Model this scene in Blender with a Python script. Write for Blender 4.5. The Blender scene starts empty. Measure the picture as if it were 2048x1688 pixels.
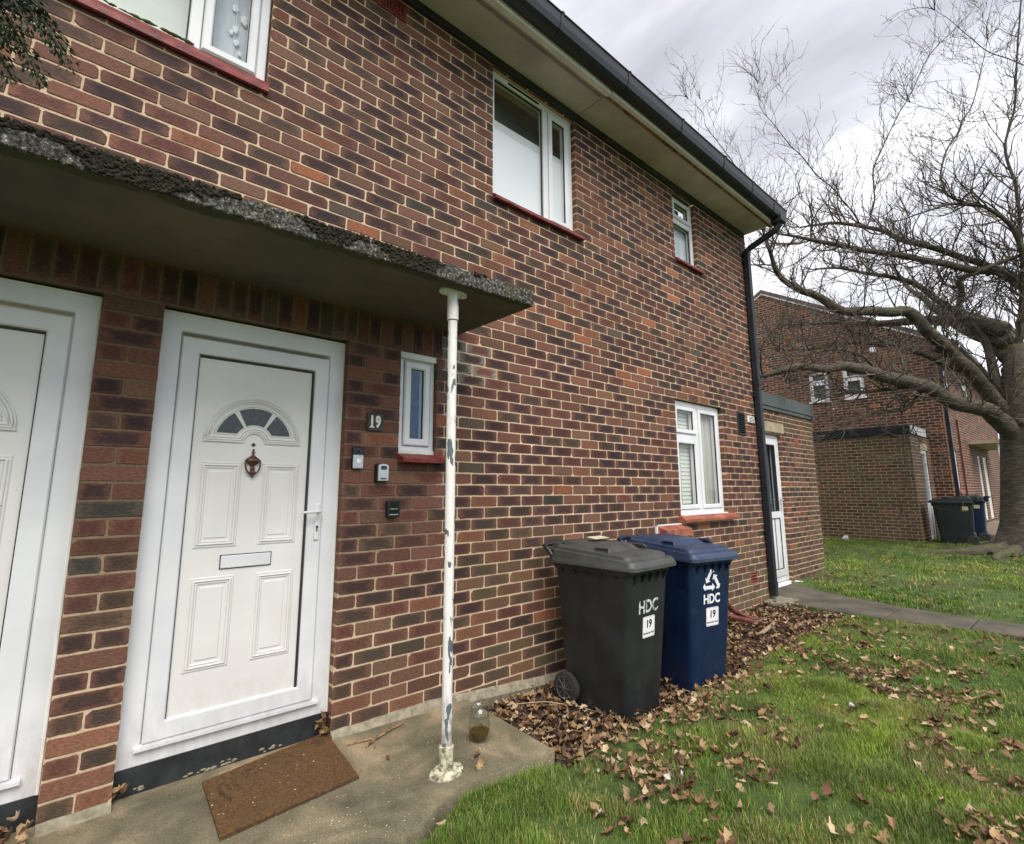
import bpy, bmesh, math, random
import numpy as np
from mathutils import Vector, Matrix, noise as mnoise
R = math.radians
random.seed(7); rng = np.random.default_rng(7)
scene = bpy.context.scene
COL = scene.collection

# ------------------------------------------------------------------ materials
def newmat(name):
    m = bpy.data.materials.new(name); m.use_nodes = True
    nt = m.node_tree; b = nt.nodes['Principled BSDF']
    return m, nt, b
def N(nt, t, **k):
    n = nt.nodes.new(t)
    for a, v in k.items():
        if a.startswith('i_'):
            n.inputs[a[2:].replace('_', ' ')].default_value = v
        else: setattr(n, a, v)
    return n
def ramp(nt, stops, interp='LINEAR'):
    n = nt.nodes.new('ShaderNodeValToRGB'); n.color_ramp.interpolation = interp
    e = n.color_ramp.elements
    while len(e) < len(stops): e.new(0.5)
    for el, (p, c) in zip(e, stops):
        el.position = p; el.color = (c[0], c[1], c[2], 1) if len(c) == 3 else c
    return n
def coords(nt, scale=(1,1,1), rot=(0,0,0)):
    g = nt.nodes.new('ShaderNodeNewGeometry'); m = nt.nodes.new('ShaderNodeMapping')
    m.inputs['Scale'].default_value = scale; m.inputs['Rotation'].default_value = rot
    nt.links.new(g.outputs['Position'], m.inputs['Vector']); return m.outputs['Vector']
def noise(nt, scale, detail=4, rough=.55, vec=None, dist=0):
    n = nt.nodes.new('ShaderNodeTexNoise'); n.inputs['Scale'].default_value = scale
    n.inputs['Detail'].default_value = detail; n.inputs['Roughness'].default_value = rough
    n.inputs['Distortion'].default_value = dist
    if vec is not None: nt.links.new(vec, n.inputs['Vector'])
    return n
def bump(nt, b, h, strength=.3, dist=.01):
    n = nt.nodes.new('ShaderNodeBump'); n.inputs['Strength'].default_value = strength
    n.inputs['Distance'].default_value = dist
    nt.links.new(h, n.inputs['Height']); nt.links.new(n.outputs['Normal'], b.inputs['Normal'])
def mixc(nt, fac, a, b, mode='MIX'):
    n = nt.nodes.new('ShaderNodeMix'); n.data_type = 'RGBA'; n.blend_type = mode
    for s, v in ((0, fac), (6, a), (7, b)):
        if hasattr(v, 'node'): nt.links.new(v, n.inputs[s])
        else: n.inputs[s].default_value = v if s == 0 else (v[0], v[1], v[2], 1)
    return n.outputs[2]
def noisy(name, c1, c2, scale=8, rough=.6, bs=.2, bd=.004, bscale=None, spec=.5, detail=5, sc=(1,1,1), lo=.35, hi=.65, metal=0):
    m, nt, b = newmat(name); v = coords(nt, sc)
    n = noise(nt, scale, detail, vec=v); r = ramp(nt, [(lo, c1), (hi, c2)])
    nt.links.new(n.outputs['Fac'], r.inputs['Fac']); nt.links.new(r.outputs['Color'], b.inputs['Base Color'])
    b.inputs['Roughness'].default_value = rough; b.inputs['Specular IOR Level'].default_value = spec
    b.inputs['Metallic'].default_value = metal
    if bs:
        n2 = noise(nt, bscale or scale*4, 4, vec=v); bump(nt, b, n2.outputs['Fac'], bs, bd)
    return m
M = {}
def grimy(name, c1, c2, scale, rough, dirt=.5):
    m, nt, b = newmat(name); L = nt.links.new; v = coords(nt)
    n = noise(nt, scale, 4, vec=v); r = ramp(nt, [(.35, c1), (.65, c2)]); L(n.outputs['Fac'], r.inputs['Fac'])
    s = noise(nt, 105, 2, .5, v); rs = ramp(nt, [(.735, (0,0,0)), (.75, (.8,.8,.8))]); L(s.outputs['Fac'], rs.inputs[0])
    s2 = noise(nt, 2.6, 2, .5, v); rs2 = ramp(nt, [(.50, (0,0,0)), (.62, (1,1,1))]); L(s2.outputs['Fac'], rs2.inputs[0])
    mm = N(nt, 'ShaderNodeMath', operation='MULTIPLY'); L(rs.outputs[0], mm.inputs[0]); L(rs2.outputs[0], mm.inputs[1])
    c = mixc(nt, mm.outputs[0], r.outputs[0], (.10,.08,.06))
    g = N(nt, 'ShaderNodeNewGeometry'); sp = N(nt, 'ShaderNodeSeparateXYZ'); L(g.outputs['Position'], sp.inputs[0])
    mr = N(nt, 'ShaderNodeMapRange'); L(sp.outputs['Z'], mr.inputs[0]); mr.inputs[1].default_value = .75; mr.inputs[2].default_value = .02
    d = noise(nt, 16, 6, .75, coords(nt, (1,1,.45))); m2 = N(nt, 'ShaderNodeMath', operation='MULTIPLY'); L(mr.outputs[0], m2.inputs[0]); L(d.outputs['Fac'], m2.inputs[1])
    r2 = ramp(nt, [(.26, (0,0,0)), (.60, (dirt,dirt,dirt))]); L(m2.outputs[0], r2.inputs[0])
    c = mixc(nt, r2.outputs[0], c, (.34,.30,.24)); L(c, b.inputs['Base Color']); b.inputs['Roughness'].default_value = rough
    bump(nt, b, n.outputs['Fac'], .03, .001); return m
M['upvc'] = noisy('upvc', (.64,.65,.665), (.72,.725,.735), 3, .3, .02, .001, 30)
M['upvc_old'] = noisy('upvc_old', (.58,.56,.50), (.76,.75,.71), 5, .4, .05, .001, 40)
M['upvc'] = grimy('upvc_grimy', (.63,.64,.66), (.71,.72,.735), 3, .3, .55)
M['panel'] = noisy('door_panel', (.66,.645,.615), (.725,.715,.69), 2.2, .38, .03, .001, 60)
M['panel'] = grimy('door_panel_grimy', (.65,.635,.61), (.72,.71,.685), 2.2, .38, .45)
M['gasket'] = noisy('gasket', (.012,.012,.013), (.02,.02,.02), 9, .6, 0)
M['sill_red'] = noisy('sill_red', (.10,.014,.014), (.25,.04,.035), 14, .45, .4, .004, 40)
M['tile_red'] = noisy('tile_red', (.18,.045,.025), (.36,.12,.07), 12, .7, .4, .003, 50)
M['gutter'] = noisy('gutter_plastic', (.007,.009,.014), (.014,.018,.025), 4, .5, .03, .001)
M['fascia'] = noisy('fascia_white', (.58,.53,.50), (.82,.79,.78), 5, .5, .1, .002, 30, sc=(.5,1,1))
M['soffit'] = noisy('soffit_board', (.42,.355,.34), (.60,.525,.505), 2.5, .8, .2, .002, 30, lo=.3, hi=.6)
M['slots'] = noisy('vent_slots', (.015,.013,.012), (.04,.035,.03), 8, .8, 0)
M['darkband'] = noisy('dark_band', (.012,.012,.014), (.03,.028,.028), 6, .7, .2)
M['plinth'] = noisy('black_plinth', (.008,.009,.010), (.024,.027,.029), 9, .55, .5, .005, 30)
M['tyre'] = noisy('tyre', (.014,.014,.014), (.03,.03,.028), 20, .8, .2)
M['hub'] = noisy('hub_grey', (.035,.037,.037), (.07,.07,.07), 20, .55, .1)
M['slate'] = noisy('slate', (.018,.020,.021), (.045,.048,.050), 60, .7, .4, .001, 200)
M['ivory'] = noisy('ivory_paint', (.55,.56,.47), (.70,.70,.60), 60, .5, 0)
M['black'] = noisy('black_plastic', (.008,.008,.009), (.014,.014,.015), 20, .35, 0)
M['blackgloss'] = noisy('black_gloss', (.004,.004,.005), (.008,.008,.009), 20, .12, 0)
M['silver'] = noisy('silver_plastic', (.50,.50,.50), (.56,.56,.56), 40, .32, .03, metal=.55)
M['whitep'] = noisy('white_plastic', (.74,.74,.73), (.8,.8,.79), 20, .35, 0)
M['bronze'] = noisy('tarnished_bronze', (.07,.035,.028), (.15,.08,.06), 90, .45, .2, .001, metal=.5)
M['sticker'] = noisy('sticker_paper', (.72,.72,.74), (.80,.80,.80), 20, .5, 0)
M['ink'] = noisy('ink', (.01,.01,.012), (.02,.02,.022), 20, .6, 0)
M['stencil'] = noisy('stencil_paint', (.12,.13,.13), (.62,.64,.64), 55, .6, 0, lo=.38, hi=.55)
M['stencil_white'] = noisy('stencil_white', (.30,.36,.42), (.74,.77,.78), 60, .6, 0, lo=.25, hi=.42)
M['label_yellow'] = noisy('label_yellow', (.45,.42,.22), (.6,.58,.38), 60, .6, 0)
M['redplastic'] = noisy('red_pipe', (.07,.016,.012), (.15,.04,.03), 12, .45, .1)
M['wood'] = noisy('weathered_wood', (.22,.15,.09), (.42,.32,.21), 30, .85, .4, .002, sc=(1,1,1))
M['stick'] = noisy('stick_bark', (.07,.03,.018), (.34,.22,.09), 45, .8, .3, .001)
M['whitebit'] = noisy('white_scrap', (.42,.40,.35), (.62,.60,.55), 60, .7, 0)
M['blind'] = noisy('pale_blind', (.68,.71,.63), (.78,.80,.73), 2, .7, .05, .001, sc=(1,1,3))
M['netreflect'] = noisy('pale_net_and_reflection', (.42,.47,.53), (.60,.64,.68), 3, .7, .1, .002, sc=(6,1,1))  # net colour, also used for the reflection painted in the small upper window
M['film'] = noisy('window_film', (.72,.74,.77), (.79,.80,.82), 1.5, .35, .02, .001)
M['roomdark'] = noisy('room_dark', (.02,.022,.02), (.06,.065,.06), 3, .9, 0)
M['roomgrey'] = noisy('room_grey', (.10,.115,.11), (.17,.19,.18), 3, .9, 0)
M['curtain'] = noisy('curtain', (.30,.30,.25), (.50,.50,.44), 9, .9, .3, .01, 10, sc=(3,3,.15))
M['skytint'] = noisy('sky_tinted_backing', (.22,.33,.42), (.38,.46,.52), 30, .8, 0)  # blue of the sky reflected in the narrow window, put into the colour
M['fanglass'] = noisy('obscure_glass', (.028,.033,.038), (.075,.085,.095), 160, .22, .6, .002, 260)
M['lintel'] = noisy('stone_lintel', (.26,.21,.14), (.38,.32,.22), 8, .9, .3)
M['steelfascia'] = noisy('grey_fascia', (.055,.068,.066), (.085,.10,.098), 3, .45, .03)
M['darkroof'] = noisy('roof_felt', (.03,.028,.026), (.07,.06,.055), 6, .9, .3)
M['rooftile'] = noisy('roof_tile', (.06,.045,.04), (.14,.10,.085), 6, .85, .4, .01)
M['kerb'] = noisy('kerb_concrete', (.12,.11,.075), (.26,.235,.17), 14, .9, .5, .004, 60)
M['mossclump'] = noisy('moss', (.007,.005,.003), (.034,.025,.010), 28, .95, .8, .01, 120)
M['mosspale'] = noisy('moss_green', (.03,.035,.008), (.10,.11,.03), 40, .95, .8, .01, 120)
M['mortarfillet'] = noisy('mortar_fillet', (.17,.15,.10), (.30,.265,.19), 25, .95, .7, .006, 60)

def glassmat(name, tint=(.97,.98,.98), rough=.02, bumps=0):
    m, nt, b = newmat(name); nt.nodes.remove(b); out = nt.nodes['Material Output']
    fr = N(nt, 'ShaderNodeFresnel'); fr.inputs['IOR'].default_value = 1.75
    ge = N(nt, 'ShaderNodeNewGeometry'); om = N(nt, 'ShaderNodeMath', operation='SUBTRACT'); om.inputs[0].default_value = 1; nt.links.new(ge.outputs['Backfacing'], om.inputs[1])
    fm = N(nt, 'ShaderNodeMath', operation='MULTIPLY'); nt.links.new(fr.outputs[0], fm.inputs[0]); nt.links.new(om.outputs[0], fm.inputs[1])
    gl = N(nt, 'ShaderNodeBsdfGlossy'); gl.inputs['Roughness'].default_value = rough
    tr = N(nt, 'ShaderNodeBsdfTransparent'); tr.inputs['Color'].default_value = (*tint, 1)
    mx = N(nt, 'ShaderNodeMixShader'); nt.links.new(fm.outputs[0], mx.inputs[0])
    nt.links.new(tr.outputs[0], mx.inputs[1]); nt.links.new(gl.outputs[0], mx.inputs[2])
    nt.links.new(mx.outputs[0], out.inputs['Surface'])
    if bumps:
        n = noise(nt, 160, 3, vec=coords(nt)); bp = N(nt, 'ShaderNodeBump'); bp.inputs['Strength'].default_value = bumps
        bp.inputs['Distance'].default_value = .002
        nt.links.new(n.outputs['Fac'], bp.inputs['Height']); nt.links.new(bp.outputs[0], gl.inputs['Normal'])
    return m
M['glass'] = glassmat('window_glass')
M['rippleglass'] = glassmat('rippled_glass', (.75,.85,.95), .05, .25)
def realglass():
    m, nt, b = newmat('tumbler_glass')
    b.inputs['Transmission Weight'].default_value = 1; b.inputs['Roughness'].default_value = .02
    b.inputs['IOR'].default_value = 1.45; return m
M['tumbler'] = glassmat('thin_clear_glass', (.93,.95,.93), .02)
m, nt, b = newmat('brown_liquid'); b.inputs['Base Color'].default_value = (.10,.06,.008,1); b.inputs['Roughness'].default_value = .05
b.inputs['Transmission Weight'].default_value = .35; M['liquid'] = m

# brick: per-brick core/edge colours come from mesh attributes
def brickmat():
    m, nt, b = newmat('brick_face'); L = nt.links.new
    a1 = N(nt, 'ShaderNodeAttribute', attribute_name='core'); a2 = N(nt, 'ShaderNodeAttribute', attribute_name='edge')
    uv = N(nt, 'ShaderNodeUVMap', uv_map='UVMap'); sp = N(nt, 'ShaderNodeSeparateXYZ'); L(uv.outputs[0], sp.inputs[0])
    def mth(op, x, y=None):
        n = nt.nodes.new('ShaderNodeMath'); n.operation = op
        for i, v in enumerate((x, y)):
            if v is None: continue
            if hasattr(v, 'node'): L(v, n.inputs[i])
            else: n.inputs[i].default_value = v
        return n.outputs[0]
    v = coords(nt, (1,1,2.2)); nz = noise(nt, 22, 5, .6, v)
    du = mth('ABSOLUTE', mth('SUBTRACT', sp.outputs[0], .5)); dv = mth('ABSOLUTE', mth('SUBTRACT', sp.outputs[1], .5))
    dd = mth('MAXIMUM', mth('MULTIPLY', du, 2), mth('MULTIPLY', dv, 1.75))
    f = mth('ADD', dd, mth('MULTIPLY', mth('SUBTRACT', nz.outputs['Fac'], .5), 1.1))
    mr = N(nt, 'ShaderNodeMapRange'); L(f, mr.inputs[0]); mr.inputs[1].default_value = .50; mr.inputs[2].default_value = .95
    c = mixc(nt, mr.outputs[0], a1.outputs['Color'], a2.outputs['Color'])
    n2 = noise(nt, 95, 4, .65, coords(nt, (.6,.6,1.6))); r2 = ramp(nt, [(.3, (.50,.50,.50)), (.74, (1.55,1.50,1.42))])
    L(n2.outputs['Fac'], r2.inputs[0]); c = mixc(nt, 1, c, r2.outputs[0], 'MULTIPLY')
    n3 = noise(nt, 240, 2, .5, coords(nt)); r3 = ramp(nt, [(.70, (0,0,0)), (.76, (1,1,1))]); L(n3.outputs['Fac'], r3.inputs[0])
    n4 = noise(nt, 3.1, 3, .5, coords(nt)); r4 = ramp(nt, [(.52,(0,0,0)),(.68,(.55,.55,.55))]); L(n4.outputs['Fac'], r4.inputs[0])
    c = mixc(nt, mth('MULTIPLY', r3.outputs[0], r4.outputs[0]), c, (.42,.36,.30))
    L(c, b.inputs['Base Color']); b.inputs['Roughness'].default_value = .78; b.inputs['Specular IOR Level'].default_value = .35
    nb = noise(nt, 130, 5, .7, coords(nt, (.8,.8,1.2))); bump(nt, b, nb.outputs['Fac'], .55, .004)
    return m
M['brick'] = brickmat()
def mortarmat():
    m, nt, b = newmat('mortar'); L = nt.links.new; v = coords(nt)
    n1 = noise(nt, 1.6, 4, .6, v); n2 = noise(nt, 120, 4, .7, v)
    r1 = ramp(nt, [(.3, (.47,.35,.225)), (.7, (.70,.545,.38))]); L(n1.outputs['Fac'], r1.inputs[0])
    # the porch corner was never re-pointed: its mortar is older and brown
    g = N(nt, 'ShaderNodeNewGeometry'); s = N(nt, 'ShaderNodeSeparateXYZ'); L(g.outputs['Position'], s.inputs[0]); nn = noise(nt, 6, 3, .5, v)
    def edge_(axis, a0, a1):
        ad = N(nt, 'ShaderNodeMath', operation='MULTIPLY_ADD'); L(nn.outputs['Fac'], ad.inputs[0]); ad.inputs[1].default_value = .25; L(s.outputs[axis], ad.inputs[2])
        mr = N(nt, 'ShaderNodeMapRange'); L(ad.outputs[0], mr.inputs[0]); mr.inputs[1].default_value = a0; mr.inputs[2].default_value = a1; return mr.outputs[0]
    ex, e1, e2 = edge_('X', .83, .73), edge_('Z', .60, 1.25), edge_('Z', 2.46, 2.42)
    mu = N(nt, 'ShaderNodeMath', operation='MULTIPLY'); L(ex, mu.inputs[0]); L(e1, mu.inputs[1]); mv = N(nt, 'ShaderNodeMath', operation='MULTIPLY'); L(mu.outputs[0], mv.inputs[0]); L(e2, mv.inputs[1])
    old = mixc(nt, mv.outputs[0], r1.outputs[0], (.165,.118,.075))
    r2 = ramp(nt, [(.3, (.7,.7,.7)), (.7, (1.12,1.12,1.12))]); L(n2.outputs['Fac'], r2.inputs[0])
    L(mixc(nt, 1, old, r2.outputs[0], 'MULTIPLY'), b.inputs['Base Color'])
    b.inputs['Roughness'].default_value = .95; bump(nt, b, n2.outputs['Fac'], .7, .004); return m
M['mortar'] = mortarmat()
def lichen():
    m, nt, b = newmat('lichened_concrete'); L = nt.links.new; v = coords(nt)
    n1 = noise(nt, 60, 6, .7, v); n2 = noise(nt, 75, 5, .65, coords(nt, (1,1,1), (1,2,3))); n3 = noise(nt, 6, 3, .5, v)
    r1 = ramp(nt, [(.35, (.018,.017,.014)), (.52, (.085,.078,.066)), (.68, (.25,.235,.205))]); L(n1.outputs['Fac'], r1.inputs[0])
    r2 = ramp(nt, [(.60, (0,0,0)), (.66, (1,1,1))]); L(n2.outputs['Fac'], r2.inputs[0])
    c = mixc(nt, r2.outputs[0], r1.outputs[0], (.50,.485,.44))
    r3 = ramp(nt, [(.43, (1,1,1)), (.49, (0,0,0))]); L(n2.outputs['Fac'], r3.inputs[0])
    c = mixc(nt, r3.outputs[0], c, (.012,.010,.007)); L(c, b.inputs['Base Color'])
    b.inputs['Roughness'].default_value = .95; bump(nt, b, n1.outputs['Fac'], .9, .012); return m
M['lichen'] = lichen()
def render_under():
    m, nt, b = newmat('canopy_render'); L = nt.links.new; v = coords(nt)
    n1 = noise(nt, 1.7, 5, .6, v); r1 = ramp(nt, [(.3, (.060,.049,.036)), (.7, (.150,.122,.092))]); L(n1.outputs['Fac'], r1.inputs[0])
    # green-black weathered band with its own shape along the outer drip edge
    g = N(nt, 'ShaderNodeNewGeometry'); s = N(nt, 'ShaderNodeSeparateXYZ'); L(g.outputs['Position'], s.inputs[0])
    mr = N(nt, 'ShaderNodeMapRange'); L(s.outputs['Y'], mr.inputs[0]); mr.inputs[1].default_value = -.60; mr.inputs[2].default_value = -.72
    mr.inputs[3].default_value = 0; mr.inputs[4].default_value = 1
    n2 = noise(nt, 7, 5, .6, v); mm = N(nt, 'ShaderNodeMath', operation='MULTIPLY'); L(mr.outputs[0], mm.inputs[0]); L(n2.outputs['Fac'], mm.inputs[1])
    r2 = ramp(nt, [(.28, (0,0,0)), (.42, (1,1,1))]); L(mm.outputs[0], r2.inputs[0])
    L(mixc(nt, r2.outputs[0], r1.outputs[0], (.045,.05,.018)), b.inputs['Base Color'])
    b.inputs['Roughness'].default_value = .9; n3 = noise(nt, 60, 4, .6, v); bump(nt, b, n3.outputs['Fac'], .25, .003); return m
M['under'] = render_under()
def polemat():
    m, nt, b = newmat('chipped_white_paint'); L = nt.links.new
    n1 = noise(nt, 17, 3, .5, coords(nt, (1.6,1.6,.55))); r1 = ramp(nt, [(.615, (0,0,0)), (.625, (1,1,1))]); L(n1.outputs['Fac'], r1.inputs[0])
    n2 = noise(nt, 60, 4, .65, coords(nt, (1.5,1.5,.25))); r2 = ramp(nt, [(.30, (.58,.56,.51)), (.5, (.72,.71,.68))]); L(n2.outputs['Fac'], r2.inputs[0])
    g = N(nt, 'ShaderNodeNewGeometry'); s = N(nt, 'ShaderNodeSeparateXYZ'); L(g.outputs['Position'], s.inputs[0])
    mr = N(nt, 'ShaderNodeMapRange'); L(s.outputs['Z'], mr.inputs[0]); mr.inputs[1].default_value = .75; mr.inputs[2].default_value = .0
    n4 = noise(nt, 70, 4, .7, coords(nt, (1,1,.3))); mm = N(nt, 'ShaderNodeMath', operation='MULTIPLY'); L(mr.outputs[0], mm.inputs[0]); L(n4.outputs['Fac'], mm.inputs[1])
    r4 = ramp(nt, [(.28, (0,0,0)), (.5, (.8,.8,.8))]); L(mm.outputs[0], r4.inputs[0])
    c = mixc(nt, r4.outputs[0], r2.outputs[0], (.13,.11,.09)); c = mixc(nt, r1.outputs[0], c, (.10,.12,.13))
    L(c, b.inputs['Base Color']); b.inputs['Roughness'].default_value = .45
    inv = N(nt, 'ShaderNodeInvert'); L(r1.outputs[0], inv.inputs['Color']); bump(nt, b, inv.outputs[0], .5, .002); return m
M['pole'] = polemat()
M['polebase'] = noisy('lichened_paint', (.15,.13,.09), (.58,.55,.40), 38, .9, .6, .005, 70, lo=.38, hi=.6)
def slabmat():
    m, nt, b = newmat('mossy_concrete'); L = nt.links.new; v = coords(nt)
    n1 = noise(nt, 2.3, 6, .6, v, .4); r1 = ramp(nt, [(.32, (.062,.056,.034)), (.5, (.150,.128,.080)), (.66, (.31,.235,.15))]); L(n1.outputs['Fac'], r1.inputs[0])
    n2 = noise(nt, 150, 3, .6, v); r2 = ramp(nt, [(.3, (.62,.62,.6)), (.7, (1.3,1.3,1.25))]); L(n2.outputs['Fac'], r2.inputs[0])
    c = mixc(nt, 1, r1.outputs[0], r2.outputs[0], 'MULTIPLY')
    vo = N(nt, 'ShaderNodeTexVoronoi'); vo.inputs['Scale'].default_value = 85; L(v, vo.inputs['Vector'])
    r3 = ramp(nt, [(.10, (1,1,1)), (.16, (0,0,0))]); L(vo.outputs['Distance'], r3.inputs[0])
    n5 = noise(nt, 40, 2, .5, v); r5 = ramp(nt, [(.55, (0,0,0)), (.6, (.8,.8,.8))]); L(n5.outputs['Fac'], r5.inputs[0])
    mm = N(nt, 'ShaderNodeMath', operation='MULTIPLY'); L(r3.outputs[0], mm.inputs[0]); L(r5.outputs[0], mm.inputs[1])
    c = mixc(nt, mm.outputs[0], c, (.36,.33,.25)); L(c, b.inputs['Base Color'])
    b.inputs['Roughness'].default_value = .88; bump(nt, b, n2.outputs['Fac'], .6, .004); return m
M['slab'] = slabmat()
M['path'] = noisy('path_concrete', (.042,.038,.026), (.115,.10,.072), 3.5, .9, .6, .005, 90, lo=.3, hi=.7)
M['soil'] = noisy('soil', (.022,.014,.010), (.085,.055,.038), 14, .95, 1, .02, 50)
M['lawnbase'] = noisy('lawn_soil', (.028,.045,.008), (.075,.085,.022), 5, .95, .8, .02, 60)
def attrmat(name, rough=.8, spec=.3, trans=0, bs=.3, nsc=70):
    m, nt, b = newmat(name); L = nt.links.new
    a = N(nt, 'ShaderNodeAttribute', attribute_name='tint'); n = noise(nt, nsc, 3, .6, coords(nt))
    r = ramp(nt, [(.3, (.72,.72,.72)), (.7, (1.22,1.22,1.22))]); L(n.outputs['Fac'], r.inputs[0])
    c = mixc(nt, 1, a.outputs['Color'], r.outputs[0], 'MULTIPLY'); L(c, b.inputs['Base Color'])
    b.inputs['Roughness'].default_value = rough; b.inputs['Specular IOR Level'].default_value = spec
    if trans:
        t = N(nt, 'ShaderNodeBsdfTranslucent'); L(c, t.inputs['Color']); mx = N(nt, 'ShaderNodeMixShader'); mx.inputs[0].default_value = trans
        o = nt.nodes['Material Output']; L(b.outputs[0], mx.inputs[1]); L(t.outputs[0], mx.inputs[2]); L(mx.outputs[0], o.inputs['Surface'])
    if bs: bump(nt, b, n.outputs['Fac'], bs, .002)
    return m
M['blade'] = attrmat('grass_blade', .55, .35, .3, 0, 30)
M['leaf'] = attrmat('dead_leaf', .7, .3, .12, .5, 150)
M['chip'] = attrmat('bark_chip', .95, .2, 0, .5, 90)
M['evergreen'] = attrmat('evergreen_leaf', .45, .5, .1, 0, 60)
def barkmat():
    m, nt, b = newmat('tree_bark'); L = nt.links.new
    n1 = noise(nt, 9, 6, .65, coords(nt, (1,1,2.6))); r1 = ramp(nt, [(.3, (.024,.019,.015)), (.55, (.068,.055,.041)), (.75, (.15,.125,.09))]); L(n1.outputs['Fac'], r1.inputs[0])
    g = N(nt, 'ShaderNodeNewGeometry'); s = N(nt, 'ShaderNodeSeparateXYZ'); L(g.outputs['Normal'], s.inputs[0])
    n2 = noise(nt, 5, 4, .6, coords(nt)); ad = N(nt, 'ShaderNodeMath', operation='MULTIPLY_ADD'); L(s.outputs['Z'], ad.inputs[0]); ad.inputs[1].default_value = .28; L(n2.outputs['Fac'], ad.inputs[2])
    r2 = ramp(nt, [(.60, (0,0,0)), (.82, (.75,.75,.75))]); L(ad.outputs[0], r2.inputs[0])
    L(mixc(nt, r2.outputs[0], r1.outputs[0], (.075,.085,.025)), b.inputs['Base Color'])
    b.inputs['Roughness'].default_value = .9; bump(nt, b, n1.outputs['Fac'], 1, .03); return m
M['bark'] = barkmat()
M['twig'] = noisy('twig_bark', (.04,.031,.028), (.14,.11,.085), 6, .8, 0)
M['coir'] = noisy('coir', (.055,.027,.010), (.14,.075,.028), 75, .98, 1, .006, 260, lo=.3, hi=.7)
M['coirdark'] = noisy('coir_dark', (.03,.018,.010), (.09,.05,.02), 60, .98, .8, .004, 260)
def binmat(name, c1, c2, rough):
    m, nt, b = newmat(name); L = nt.links.new
    n1 = noise(nt, 6, 6, .65, coords(nt, (1,1,.8))); r1 = ramp(nt, [(.35, c1), (.75, c2)]); L(n1.outputs['Fac'], r1.inputs[0])
    n2 = noise(nt, 11, 7, .75, coords(nt, (1.3,1.3,.8))); r2 = ramp(nt, [(.62, (0,0,0)), (.78, (.30,.30,.30))]); L(n2.outputs['Fac'], r2.inputs[0])
    L(mixc(nt, r2.outputs[0], r1.outputs[0], (.16,.165,.16)), b.inputs['Base Color']); b.inputs['Roughness'].default_value = rough
    n3 = noise(nt, 300, 2, .5, coords(nt)); bump(nt, b, n3.outputs['Fac'], .12, .001); return m
M['bin_grey'] = binmat('bin_grey', (.009,.011,.0115), (.022,.026,.027), .42)
M['lid_grey'] = binmat('lid_grey', (.035,.037,.034), (.075,.078,.072), .55)
M['bin_blue'] = binmat('bin_blue', (.002,.010,.038), (.006,.022,.062), .38)
M['lid_blue'] = binmat('lid_blue', (.012,.024,.062), (.04,.06,.11), .5)
M['bin_dark'] = binmat('bin_dark_green', (.006,.010,.010), (.014,.02,.02), .5)

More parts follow.
